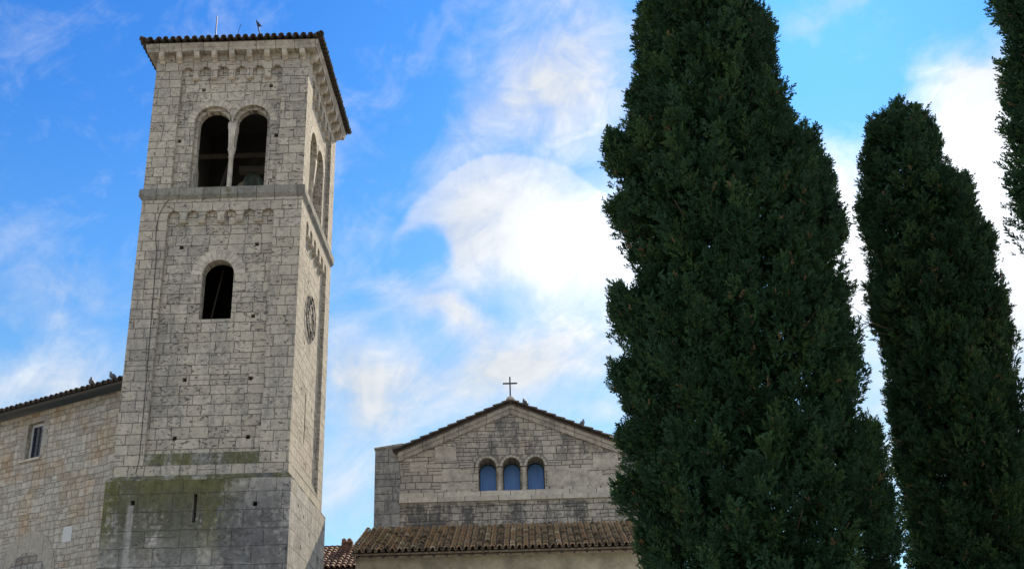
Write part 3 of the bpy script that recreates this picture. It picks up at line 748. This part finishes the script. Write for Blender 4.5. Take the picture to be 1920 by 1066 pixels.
# cross
s = MB(); s.lathe([(0.20, 0), (0.19, 0.08), (0.12, 0.18), (0.05, 0.22)], (0, -0.12, 16.52), 14); ft = s.build('cross_foot', M['plain'], church, smooth=True)
s = MB(); s.box(-0.03, 0.03, -0.15, -0.09, 16.7, 17.60); s.box(-0.31, -0.031, -0.15, -0.09, 17.28, 17.335); s.box(0.031, 0.31, -0.15, -0.09, 17.28, 17.335)
s.build('iron_cross', M['iron'], church)
# lean-to porch
lx0, lx1 = 0.90 - CX, 13.4 - CX
ly0, ly1 = 7.55 - CY, -0.02
lz0, lz1 = 9.44, 11.14
pr = MB()
ln = math.hypot(ly1 - ly0, lz1 - lz0)
tiled(pr, (lx0 + 0.08, ly0, lz0), (1, 0, 0), (0, ly1 - ly0, lz1 - lz0), lx1 - lx0 - 0.1, lambda u: ln, 0.246, 0.345, 0.086, lip=0.095, thick=0.030)
pr.add([(x, y, z + dzz) for dzz in (0.0, -0.06) for x, y, z in ((lx0, ly0 + 0.03, lz0 + 0.01), (lx1, ly0 + 0.03, lz0 + 0.01), (lx1, ly1, lz1), (lx0, ly1, lz1))], [(0, 1, 2, 3), (7, 6, 5, 4), (0, 4, 5, 1), (1, 5, 6, 2), (2, 6, 7, 3), (3, 7, 4, 0)], 0.1)
pr.build('porch_roof', M['coppi'], church, recalc=False, color=True)
wy = 8.0 - CY
s = MB(); s.prism([(wy, 0), (0, 0), (0, lz1 - 0.12), (wy, 9.48)], lambda y, z, d: (d, y, z), lx0 + 0.14, lx1 - 0.2); s.build('porch_wall', M['plaster'], church)
s = MB(); s.box(lx0 + 0.05, lx1 - 0.1, wy - 0.05, wy - 0.003, 9.32, 9.40); s.build('porch_cornice', M['plain'], church)
for i in range(26):
    x = lx0 + 0.20 + i * 0.475
    s = MB(); s.add([(x + sx, y, z) for sx in (0, 0.09) for y, z in ((wy - 0.38, 9.385), (wy, 9.53), (wy, 9.42), (wy - 0.38, 9.28))], [(0, 1, 2, 3), (7, 6, 5, 4), (0, 4, 5, 1), (1, 5, 6, 2), (2, 6, 7, 3), (3, 7, 4, 0)])
    s.build('rafter_end', M['wood'], church)

# ================================================================== BUILDING LEFT OF THE TOWER
house = empty('stone_building', (-5.6, 1.2, 0), math.atan2(-0.515, 0.857))
tag(house, 'long rubble stone building with one small window adjoining the left side of the tower', 'building')
HX0 = -15.0
def HF(u, z, d): return (u, -d, z)
ZH = 14.10
win = rect(-5.40, -4.58, 12.42, 13.72)
s = MB(); s.plate(rect(HX0, 0.0, 0, ZH), [win], HF, 0.0, -0.5); s.build('wall', M['rubble'], house)
s = MB(); s.box(HX0, HX0 + 0.5, 0.503, 7, 0, ZH); s.build('end_wall', M['rubble'], house)
s = MB(); s.box(-6.3, -3.7, 0.51, 3.5, 11.4, 11.5); s.box(-6.3, -3.7, 3.4, 3.5, 11.51, 13.99); s.box(-6.3, -6.2, 0.51, 3.39, 11.51, 13.99); s.box(-3.8, -3.7, 0.51, 3.39, 11.51, 13.99); s.build('room', M['inside'], house)
wf = MB(); wf.plate(win, [rect(-5.32, -4.66, 12.48, 13.62)], HF, -0.16, -0.22); fo = wf.build('window', M['frame'], house)
s = MB(); s.prism(rect(-5.33, -4.65, 12.47, 13.63), HF, -0.185, -0.192); s.build('pane', M['glass'], fo)
s = MB(); s.prism(rect(-5.02, -4.965, 12.48, 13.62), HF, -0.165, -0.21); s.build('mullion', M['wood'], fo)
s = MB()
for k in range(10):
    u = -4.93 + k * 0.022; u2 = u + 0.022
    d0, d1 = -0.26 + 0.012 * (k % 2), -0.26 + 0.012 * ((k + 1) % 2)
    s.add([(u - 0.06, -d0, 12.48), (u2 - 0.06, -d1, 12.48), (u2, -d1, 13.62), (u, -d0, 13.62)], [(0, 1, 2, 3)])
s.build('curtain', M['curtain'], fo, recalc=False)
s = MB(); s.box(-5.62, -4.52, -0.07, 0.14, 12.33, 12.415); s.build('window_sill', M['plain'], fo, bevel=0.01)
rs = random.Random(5)
for side in (-1, 1):
    z = 12.45; k = 0
    while z < 13.6:
        hh = rs.uniform(0.24, 0.36); wdt = 0.36 if k % 2 else 0.22
        u0, u1 = (-5.403 - wdt, -5.403) if side < 0 else (-4.577, -4.577 + wdt)
        s = MB(); s.box(u0, u1, -0.012, 0.2, z, min(z + hh, 13.72) - 0.015); s.build('quoin_stone', M['archstone'], house, bevel=0.012)
        z += hh; k += 1
s = MB(); s.box(-5.7, -4.35, -0.014, 0.2, 13.725, 13.93); s.build('lintel', M['archstone'], house, bevel=0.012)
# blocked arch: smooth pale ring, rough infill, and a pale block higher up
ap = arc(-4.5, 8.3, 1.5, -0.9, PI + 0.9, 40); ai = arc(-4.48, 7.98, 1.10, -0.6, PI + 0.6, 36)
s = MB(); s.prism(ap + [(-4.5 - 1.5 * math.cos(0.9), 0.0), (-4.48 - 1.10 * math.cos(0.6), 0.0)] + list(reversed(ai)) + [(-4.48 + 1.10 * math.cos(0.6), 0.0), (-4.5 + 1.5 * math.cos(0.9), 0.0)], HF, 0.025, -0.1)
s.build('arch_ring', M['archstone'], house)
s = MB(); s.prism(ai + [(-4.48 - 1.10 * math.cos(0.6), 0.0), (-4.48 + 1.10 * math.cos(0.6), 0.0)], HF, 0.012, -0.1); s.build('arch_infill', M['infill'], house)
s = MB(); s.box(-2.78, -2.32, -0.02, 0.2, 9.2, 9.72); s.build('pale_block', M['frame'], house, bevel=0.01)
hr = MB()
th = R_(19); up = (0, math.cos(th), math.sin(th))
def hml(u):
    xl = HX0 + u
    return max(0.0, min(6.5, (-0.857 * xl / 0.515 - 0.05 + 0.62) / math.cos(th)))
tiled(hr, (HX0, -0.62, ZH + 0.03), (1, 0, 0), up, -HX0, hml, 0.27, 0.36, 0.098)
vs = []
for dzz in (0.03, -0.05):
    vs += [(HX0, -0.58, ZH + 0.04 + dzz), (0.33, -0.58, ZH + 0.04 + dzz), (-3.6, 6.0, ZH + 0.04 + 6.58 * math.tan(th) + dzz), (HX0, 6.0, ZH + 0.04 + 6.58 * math.tan(th) + dzz)]
hr.add(vs, [(0, 1, 2, 3), (7, 6, 5, 4), (0, 4, 5, 1), (1, 5, 6, 2), (2, 6, 7, 3), (3, 7, 4, 0)], 0.1)
hr.build('roof', M['coppi_dark'], house, recalc=False, color=True)
# ================================================================== FAR ROOF BEHIND
far = empty('rear_building', (0.6, 20, 0))
tag(far, 'low building with a red tiled roof and brick chimney seen between tower and church', 'building')
fr_ = MB()
tiled(fr_, (-6.0, -3.0, 10.50), (1, 0, 0), (0, 3.0, 1.46), 7.6, lambda u: math.hypot(3.0, 1.46), 0.25, 0.36, 0.092)
fr_.add([(x, y, z) for x in (-6.0, 1.7) for y, z in ((-2.95, 10.50), (0.0, 11.94), (0.0, 11.86), (-2.95, 10.42))], [(0, 1, 2, 3), (7, 6, 5, 4), (0, 4, 5, 1), (1, 5, 6, 2), (2, 6, 7, 3), (3, 7, 4, 0)], 0.1)
fr_.tube([(-6.0 + 0.4 * i, 0.02, 12.02) for i in range(20)], 0.09, 8)
fr_.build('roof', M['coppi_red'], far, recalc=False, color=True)
s = MB(); s.prism([(-2.6, 0), (0.1, 0), (0.1, 11.9), (-2.6, 10.58)], lambda y, z, d: (d, y, z), -5.8, 1.5); s.build('wall', M['plaster'], far)
s = MB(); s.box(-1.93, -1.41, -0.62, -0.25, 11.6, 12.14); ch = s.build('chimney', M['brick'], far)
cc = MB()
for x in (-1.80, -1.54): cc.tube([(x, -0.72, 12.19), (x, -0.15, 12.19)], 0.11, 10)
cc.build('chimney_cap', M['coppi_red'], ch, recalc=True, color=True)

# ================================================================== CYPRESSES
def leaf_mat(name, a, b_, c):
    m, n, b = new_mat(name)
    at = n.node('ShaderNodeAttribute', attribute_name='tone').outputs['Fac']
    n.put(b.inputs['Base Color'], n.ramp(at, [(0.0, a), (0.5, b_), (0.93, c), (0.97, (0.16, 0.105, 0.055))]))
    b.inputs['Roughness'].default_value = 0.7; b.inputs['Specular IOR Level'].default_value = 0.25
    tr = n.node('ShaderNodeBsdfTranslucent'); n.put(tr.inputs[0], n.ramp(at, [(0.0, a), (1.0, c)]))
    mx = n.node('ShaderNodeMixShader'); mx.inputs[0].default_value = 0.18
    n.t.links.new(b.outputs[0], mx.inputs[1]); n.t.links.new(tr.outputs[0], mx.inputs[2])
    out = [q for q in n.t.nodes if q.type == 'OUTPUT_MATERIAL'][0]
    n.t.links.new(mx.outputs[0], out.inputs[0])
    return m
M['leaf'] = leaf_mat('cypress_foliage', (0.010, 0.036, 0.016), (0.021, 0.062, 0.024), (0.046, 0.094, 0.027))
M['bark'] = simple('cypress_bark', (0.10, 0.075, 0.055), 0.95, 0, 0.35, 8, 0.02)
def cypress(name, label, base, axis, left, right, top, nclump, per, seed, lsize=1.0, tufts=(), twigs=()):
    """axis: [(z, x)], left/right: [(z, x)] outline of the crown; depth follows the mean half-width"""
    R = np.random.default_rng(seed)
    root = empty(name, base); tag(root, label, 'tree', 'cypress trees')
    zz = np.linspace(0.6, top, 400)
    def ip(pts): 
        p = sorted(pts); return np.interp(zz, [q[0] for q in p], [q[1] for q in p])
    ax = ip(axis); rl = np.clip(ax - ip(left), 0.03, None); rr = np.clip(ip(right) - ax, 0.03, None)
    taper = np.interp(zz, [0.6, 1.6, 3.5], [0.45, 0.8, 1.0]); rl *= taper; rr *= taper
    k = np.ones(41) / 41; mean = np.convolve(np.pad((rl + rr) / 2, 20, mode='edge'), k, 'valid')
    ph = R.uniform(0, 6.28, 8)
    def radius(z, th):
        i = np.clip((z - zz[0]) / (zz[-1] - zz[0]) * 399, 0, 399)
        g = lambda a: np.interp(i, np.arange(400), a)
        c = np.cos(th); wr = np.clip(c, 0, 1) ** 2; wl = np.clip(-c, 0, 1) ** 2
        lump = 1 + 0.07 * np.sin(3 * th + 1.3 * z + ph[0]) + 0.06 * np.sin(5 * th - 2.1 * z + ph[1]) + 0.05 * np.sin(2 * th + 3.3 * z + ph[2])
        return g(rr) * wr + g(rl) * wl + g(mean) * lump * (1 - wr - wl), g(ax)
    # clumps on the surface, a second layer further in
    prob = np.clip(mean, 0.05, None); prob /= prob.sum()
    def sample(n): return np.interp(R.random(n), np.concatenate([[0], np.cumsum(prob)]), np.concatenate([zz, [top]]))
    n1 = nclump; n2 = nclump // 2
    cz = np.concatenate([sample(n1), sample(n2)]); th = R.uniform(0, 2 * PI, n1 + n2)
    # extra clumps on the two flanks so that the outline is well described
    m = n1 // 5; zf = np.linspace(1.0, top - 0.05, m); cz = np.minimum(np.concatenate([cz, zf, zf]), top - 0.12); th = np.concatenate([th, R.normal(0, 0.12, m), PI + R.normal(0, 0.12, m)])
    rad, axx = radius(cz, th)
    fr = np.concatenate([1.0 - 0.22 * R.random(n1) ** 1.5, R.uniform(0.40, 0.8, n2), R.uniform(0.84, 0.95, 2 * m)])
    if tufts:
        nt = 13
        cz = np.concatenate([cz] + [R.normal(t_[0] - 0.06, 0.09, nt) for t_ in tufts]); th = np.concatenate([th] + [R.normal(t_[1], 0.10, nt) for t_ in tufts])
        rt = np.concatenate([t_[2] - 0.09 - np.abs(R.normal(0, 0.09, nt)) for t_ in tufts]); r0, axx = radius(cz, th)
        rad = np.concatenate([rad, rt]); fr = np.concatenate([fr, np.ones(len(rt))])
    plen = R.uniform(0.45, 0.85, len(cz)) * lsize; phi = np.radians(R.uniform(10, 62, len(cz)))
    if tufts: phi[-len(rt):] = np.radians(np.where(np.repeat([len(t_) > 3 for t_ in tufts], nt), R.uniform(2, 22, len(rt)), R.uniform(35, 85, len(rt))))
    outw = np.stack([np.cos(th), np.sin(th), np.zeros_like(th)], 1)
    tang = np.stack([-np.sin(th), np.cos(th), np.zeros_like(th)], 1)
    pax = outw * np.sin(phi)[:, None] + np.array([0, 0, 1.0]) * np.cos(phi)[:, None] + tang * R.normal(0, 0.22, len(cz))[:, None]
    pax /= np.linalg.norm(pax, axis=1)[:, None]
    tipr = rad * fr
    tip = np.stack([axx + tipr * np.cos(th), tipr * np.sin(th), cz], 1)
    ctone = np.clip(R.normal(0.42, 0.24, len(cz)), 0, 0.85)
    N = len(cz); tot = N * per; ci = np.repeat(np.arange(N), per)
    t = R.random(tot) ** 0.8
    d = R.normal(size=(tot, 3)); d /= np.linalg.norm(d, axis=1)[:, None]
    rad3 = R.random(tot) ** 0.5
    wdt = (0.17 * lsize) * (1 - t) ** 0.55 + 0.02
    pos = tip[ci] + pax[ci] * (plen[ci] * (t - 1.0) - 0.06)[:, None] + d * (rad3 * wdt)[:, None]
    dirv = pax[ci] * 0.85 + d * 0.75 + np.array([0, 0, 0.25]); dirv += R.normal(0, 0.22, (tot, 3)); dirv /= np.linalg.norm(dirv, axis=1)[:, None]
    # each spray: a stem fan of seven small leaflets
    side = np.cross(dirv, R.normal(size=(tot, 3))); side /= np.linalg.norm(side, axis=1)[:, None]
    nrm = np.cross(dirv, side)
    L = R.uniform(0.09, 0.16, tot) * lsize
    lea = [(0.0, 1.3, 0.0), (0.05, 0.8, 0.9), (0.12, 0.8, -0.9), (0.30, 0.75, 0.8), (0.38, 0.7, -0.8), (0.55, 0.6, 0.7), (0.62, 0.6, -0.7), (0.78, 0.5, 0.5), (0.84, 0.5, -0.5)]
    V = []; 
    for (t, ll, sp) in lea:
        o = pos + dirv * (L * t)[:, None]
        q = R.uniform(0, 2 * PI, tot)[:, None]
        a = dirv + (side * np.cos(q) + nrm * np.sin(q)) * abs(sp); a /= np.linalg.norm(a, axis=1)[:, None]
        w = np.cross(a, R.normal(size=(tot, 3))); w /= np.linalg.norm(w, axis=1)[:, None] + 1e-9
        hwid = (L * 0.085)[:, None]; tip = o + a * (L * ll * 0.72)[:, None]; midp = o + a * (L * ll * 0.38)[:, None]
        V.append(np.stack([o, midp + w * hwid, tip, midp - w * hwid], 1))
    V = np.stack(V, 1).reshape(-1, 3)
    tone = np.clip(np.repeat(ctone[ci] + R.normal(0, 0.12, tot) + 0.12 * (rad3 - 0.7), len(lea)) + R.normal(0, 0.10, tot * len(lea)), 0, 0.93)
    tone[np.repeat(R.random(tot) < 0.012, len(lea))] = 1.0
    nq = tot * len(lea)
    # inner mass: larger leaf scales nearer to the trunk close most of the view through
    ni = nclump * 26; zi = sample(ni); ti = R.uniform(0, 2 * PI, ni); ri, ai = radius(zi, ti)
    q = np.sqrt(R.random(ni)) * 0.78 * ri
    pi_ = np.stack([ai + q * np.cos(ti), q * np.sin(ti), zi], 1)
    a = R.normal(size=(ni, 3)); a /= np.linalg.norm(a, axis=1)[:, None]; b_ = np.cross(a, R.normal(size=(ni, 3))); b_ /= np.linalg.norm(b_, axis=1)[:, None]
    sz = (R.uniform(0.05, 0.10, ni) * lsize)[:, None]
    VI = np.stack([pi_ - a * sz, pi_ + b_ * sz * 0.35, pi_ + a * sz, pi_ - b_ * sz * 0.35], 1).reshape(-1, 3)
    V = np.concatenate([V, VI]); V -= np.array([base[0], 0, base[2]]); tone = np.concatenate([tone, np.clip(R.normal(0.3, 0.15, ni), 0, 1)]); nq += ni
    me = bpy.data.meshes.new('crown')
    me.vertices.add(nq * 4); me.vertices.foreach_set('co', V.astype(np.float32).ravel())
    me.loops.add(nq * 4); me.loops.foreach_set('vertex_index', np.arange(nq * 4, dtype=np.int32))
    me.polygons.add(nq); me.polygons.foreach_set('loop_start', np.arange(nq, dtype=np.int32) * 4); me.polygons.foreach_set('loop_total', np.full(nq, 4, dtype=np.int32))
    at = me.attributes.new('tone', 'FLOAT', 'FACE'); at.data.foreach_set('value', tone.astype(np.float32))
    me.update(); me.materials.append(M['leaf'])
    o = bpy.data.objects.new('crown', me); COL.objects.link(o); o.parent = root
    tr = MB(); axl = [(z, float(np.interp(z, zz, ax)) - base[0]) for z in np.linspace(0.0, top * 0.93, 16)]
    tr.tube([(x if z > 0.6 else axl[1][1], 0, z - base[2]) for z, x in axl], [max(0.02, 0.26 * (1 - z / top)) + (0.06 if z < 0.3 else 0) for z, x in axl], 10)
    for i in range(60):
        z = R.uniform(1.0, top * 0.9); t = R.uniform(0, 2 * PI); r_, a_ = radius(np.array([z + 0.6]), np.array([t])); r_ = float(r_[0]) * 0.75; a0 = float(np.interp(z, zz, ax)) - base[0]
        tr.tube([(a0, 0, z), (a0 + r_ * 0.5 * math.cos(t), r_ * 0.5 * math.sin(t), z + 0.25), (a0 + r_ * math.cos(t), r_ * math.sin(t), z + 0.9)], [0.035, 0.022, 0.008], 5)
    for p0, p1, p2 in twigs: tr.tube([Vector(p) - Vector((base[0], 0, 0)) for p in (p0, p1, p2)], [0.012, 0.008, 0.004], 5)
    tr.build('trunk', M['bark'], root, smooth=True)
    return root
BL = [(17.6, 10.75), (15.8, 10.0), (13.98, 9.71), (13.44, 9.58), (12.68, 9.55), (12.16, 9.47), (11.9, 9.39), (11.55, 9.28), (11.01, 9.03), (10.66, 9.14), (10.41, 9.27), (10.12, 9.0), (9.7, 9.13), (9.31, 9.36), (8.95, 9.29), (8.77, 9.17), (8.33, 8.98), (7.97, 9.06), (7.71, 9.17), (7.29, 8.84), (6.95, 8.92), (6.65, 9.22), (6.36, 9.36), (6.21, 9.10), (5.96, 9.22), (5.65, 8.98), (5.41, 9.05), (5.17, 9.15), (4.9, 9.11), (4.63, 9.17), (4.29, 9.14), (2, 9.2), (0.6, 9.6)]
BR = [(17.6, 10.75), (15.8, 11.45), (13.9, 11.79), (13.45, 12.0), (13.29, 12.05), (12.97, 11.97), (12.64, 12.0), (12.12, 12.05), (11.65, 12.11), (11.15, 12.05), (10.98, 12.09), (10.93, 12.46), (10.73, 12.61), (10.44, 12.49), (10.27, 12.37), (10.13, 12.64), (9.81, 12.62), (9.53, 12.71), (9.35, 12.52), (9.12, 12.54), (8.84, 12.57), (8.48, 12.65), (8.09, 12.64), (7.66, 12.66), (7.36, 12.67), (6.93, 12.64), (6.48, 12.5), (6.15, 12.57), (5.97, 12.74), (5.79, 12.67), (5.59, 12.72), (5.24, 12.82), (5.0, 12.9), (4.19, 12.81), (2, 12.7), (0.6, 12.2)]
cypress('cypress', 'broad dark green cypress, largest of the trees, hiding the right end of the church', (10.9, -19.5, 0), [(0, 10.9), (6, 10.85), (14, 10.75), (18, 10.75)], BL, BR, 17.6, 1500, 44, 3, tufts=[(z, PI, 10.88 - x) for z, x in ((11.02, 8.95), (10.1, 8.92), (8.33, 8.90), (7.28, 8.76), (6.28, 8.84), (5.58, 8.70), (12.1, 9.40), (4.9, 9.0))] + [(z, 0.0, x - 10.83) for z, x in ((10.97, 12.50), (10.73, 12.68), (10.13, 12.72), (9.53, 12.80), (8.5, 12.70), (7.4, 12.72), (5.97, 12.80), (5.59, 12.80), (5.2, 12.92), (13.3, 12.1), (12.1, 12.12))] + [(11.25, 0.0, 1.72, 1), (11.1, 0.15, 1.62, 1), (10.5, 0.0, 1.88, 1), (9.9, 0.0, 1.95, 1), (6.3, 0.0, 1.95, 1), (11.3, PI, 1.85, 1), (8.6, PI, 1.95, 1)])
SLf = [(14.64, 15.6), (14.52, 15.2), (14.08, 14.86), (13.39, 14.61), (12.65, 14.44), (12.17, 14.32), (11.63, 14.35), (11.28, 14.4), (10.98, 14.49), (10.52, 14.46), (10.3, 14.29), (9.85, 14.29), (9.18, 14.42), (8.64, 14.39), (8.06, 14.37), (7.59, 14.37), (6.93, 14.29), (6.38, 14.35), (5.89, 14.37), (4.88, 14.24), (2, 14.3), (0.6, 14.6)]
SRt = [(14.64, 15.7), (14.56, 15.93), (14.16, 16.2), (13.71, 16.31), (13.09, 16.24), (12.53, 16.35), (12.36, 16.66), (11.98, 16.56), (11.82, 16.78), (11.49, 16.78), (11.34, 16.96), (10.79, 16.91), (10.33, 16.86), (9.99, 16.97), (9.32, 16.95), (8.67, 16.93), (7.98, 16.93), (6.91, 16.84), (4.82, 16.6), (2, 16.5), (0.6, 16.2)]
cypress('cypress', 'narrower dark cypress with a blunt forked tip, standing right of the broad cypress', (15.6, -15.0, 0), [(0, 15.5), (8, 15.6), (15, 15.6)], SLf, SRt, 14.08, 1000, 44, 8, tufts=[(z, PI, 15.58 - x) for z, x in ((14.1, 14.85), (12.2, 14.25), (10.4, 14.2), (9.85, 14.22), (8.1, 14.25), (6.9, 14.2))] + [(z, 0.0, x - 15.58) for z, x in ((14.15, 16.25), (12.36, 16.72), (11.82, 16.85), (11.34, 17.02), (10.0, 17.05), (9.3, 17.0))] + [(14.28, PI, 0.46, 1), (14.02, PI, 0.78, 1), (14.44, 0.0, 0.16, 1), (14.36, 0.0, 0.42, 1), (13.98, 0.0, 0.70, 1), (12.62, 0.0, 1.2, 1), (11.6, 0.0, 1.42, 1)], twigs=[((14.8, -0.2, 9.25), (14.3, -0.25, 9.45), (13.93, -0.25, 9.80)), ((14.7, -0.2, 9.2), (14.35, -0.2, 9.30), (14.12, -0.2, 9.34)), ((14.3, -0.25, 9.45), (14.15, -0.25, 9.48), (14.05, -0.25, 9.55))])
TL = [(17.0, 15.75), (14.5, 15.1), (12.2, 14.62), (11.76, 14.6), (11.39, 14.66), (11.03, 14.54), (10.76, 14.45), (10.14, 14.39), (9.55, 14.27), (9.13, 14.28), (8.84, 14.22), (8.64, 14.28), (8.27, 14.46), (7.53, 14.58), (6.64, 14.66), (3, 14.7), (0.6, 15.0)]
TR = [(z, 2 * 15.75 - x) for z, x in TL]
cypress('cypress', 'cypress cut by the right edge of the photo, only its left flank showing', (15.75, -22.0, 0), [(0, 15.75), (18, 15.75)], TL, TR, 17.0, 900, 40, 21)

# ================================================================== BIRDS
def pigeon(loc, heading, label, pitch=0.0, scale=1.0):
    root = empty('pigeon', loc, heading); tag(root, label, 'bird', 'pigeons on the roofs')
    # spine from tail tip to beak, one continuous loft; +x is forward
    sp = [(-0.19, 0.075, 0.030, 0.005), (-0.12, 0.085, 0.034, 0.012), (-0.06, 0.105, 0.052, 0.045), (0.0, 0.12, 0.066, 0.066), (0.05, 0.135, 0.062, 0.066), (0.085, 0.165, 0.042, 0.046), (0.098, 0.20, 0.028, 0.030), (0.108, 0.228, 0.026, 0.027), (0.125, 0.238, 0.022, 0.021), (0.142, 0.236, 0.008, 0.008), (0.160, 0.228, 0.002, 0.002)]
    cp, sp_ = math.cos(pitch), math.sin(pitch)
    vs = []; seg = 12
    for i, (x, z, ry, rz) in enumerate(sp):
        a = sp[max(0, i - 1)]; c = sp[min(len(sp) - 1, i + 1)]
        t = Vector((c[0] - a[0], 0, c[1] - a[1])).normalized(); nn = Vector((-t.z, 0, t.x))
        for k in range(seg):
            q = 2 * PI * k / seg; p = Vector((x * 0.92, 0, z)) + Vector((0, ry * 1.25 * math.cos(q), 0)) + nn * rz * 1.25 * math.sin(q)
            zc = p.z - 0.06; vs.append(Vector((p.x * cp - zc * sp_, p.y, 0.06 + p.x * sp_ + zc * cp)) * scale)
    n = len(sp)
    fs = [(i * seg + k, i * seg + (k + 1) % seg, (i + 1) * seg + (k + 1) % seg, (i + 1) * seg + k) for i in range(n - 1) for k in range(seg)] + [tuple(range(seg)), tuple((n - 1) * seg + k for k in range(seg))]
    s = MB(); s.add(vs, fs); s.build('body', M['feather'], root, smooth=True)
    for sy in (-0.025, 0.025):
        s = MB(); s.tube([(0.0, sy * scale, 0.085 * scale), (0.005 * scale, sy * scale, 0.0), (0.035 * scale, sy * scale, 0.0)], 0.006, 5); s.build('leg', M['leg'], root)
    return root
M['feather'] = simple('slate_feathers', (0.10, 0.11, 0.14), 0.6, 0, 0.45, 9, 0)
M['leg'] = simple('bird_leg', (0.25, 0.10, 0.08), 0.7, 0, 0.2, 9, 0)
def hloc(u, y, z):
    c, s_ = 0.857, -0.515
    return (-5.6 + c * u - s_ * y, 1.2 + s_ * u + c * y, z)
pigeon(hloc(-1.95, -0.25, ZH + 0.33), R_(215), 'pigeon sitting upright on the left roof edge, further from the tower', R_(28), 1.15)
pigeon(hloc(-0.85, -0.25, ZH + 0.33), R_(190), 'pigeon on the left roof edge right beside the tower', R_(8), 1.15)
pigeon((CX + 0.62, CY - 0.15, 16.30), R_(150), 'pigeon on the gable slope just right of the iron cross', R_(15), 1.15)
pigeon((CX + 3.03, CY - 0.15, 15.30), R_(-10), 'pale pigeon alone halfway down the right gable slope', R_(20), 1.15)

# ================================================================== GROUND
def ground_mat():
    m, n, b = new_mat('pale_gravel_ground')
    P = n.node('ShaderNodeTexCoord').outputs['Object']
    f = n.m('ADD', n.m('MULTIPLY', n.noise(P, 0.4, 6, 0.6), 0.6), n.m('MULTIPLY', n.noise(P, 12, 4, 0.7), 0.4))
    n.put(b.inputs['Base Color'], n.ramp(f, [(0.3, (0.32, 0.28, 0.21)), (0.55, (0.42, 0.37, 0.285)), (0.75, (0.50, 0.45, 0.36))]))
    b.inputs['Roughness'].default_value = 0.95
    bump(n, b, f, 0.05)
    return m
s = MB(); s.add([(-2000, -2000, 0), (2000, -2000, 0), (2000, 2000, 0), (-2000, 2000, 0)], [(0, 1, 2, 3)])
tag(s.build('ground', ground_mat()), kind='structure')
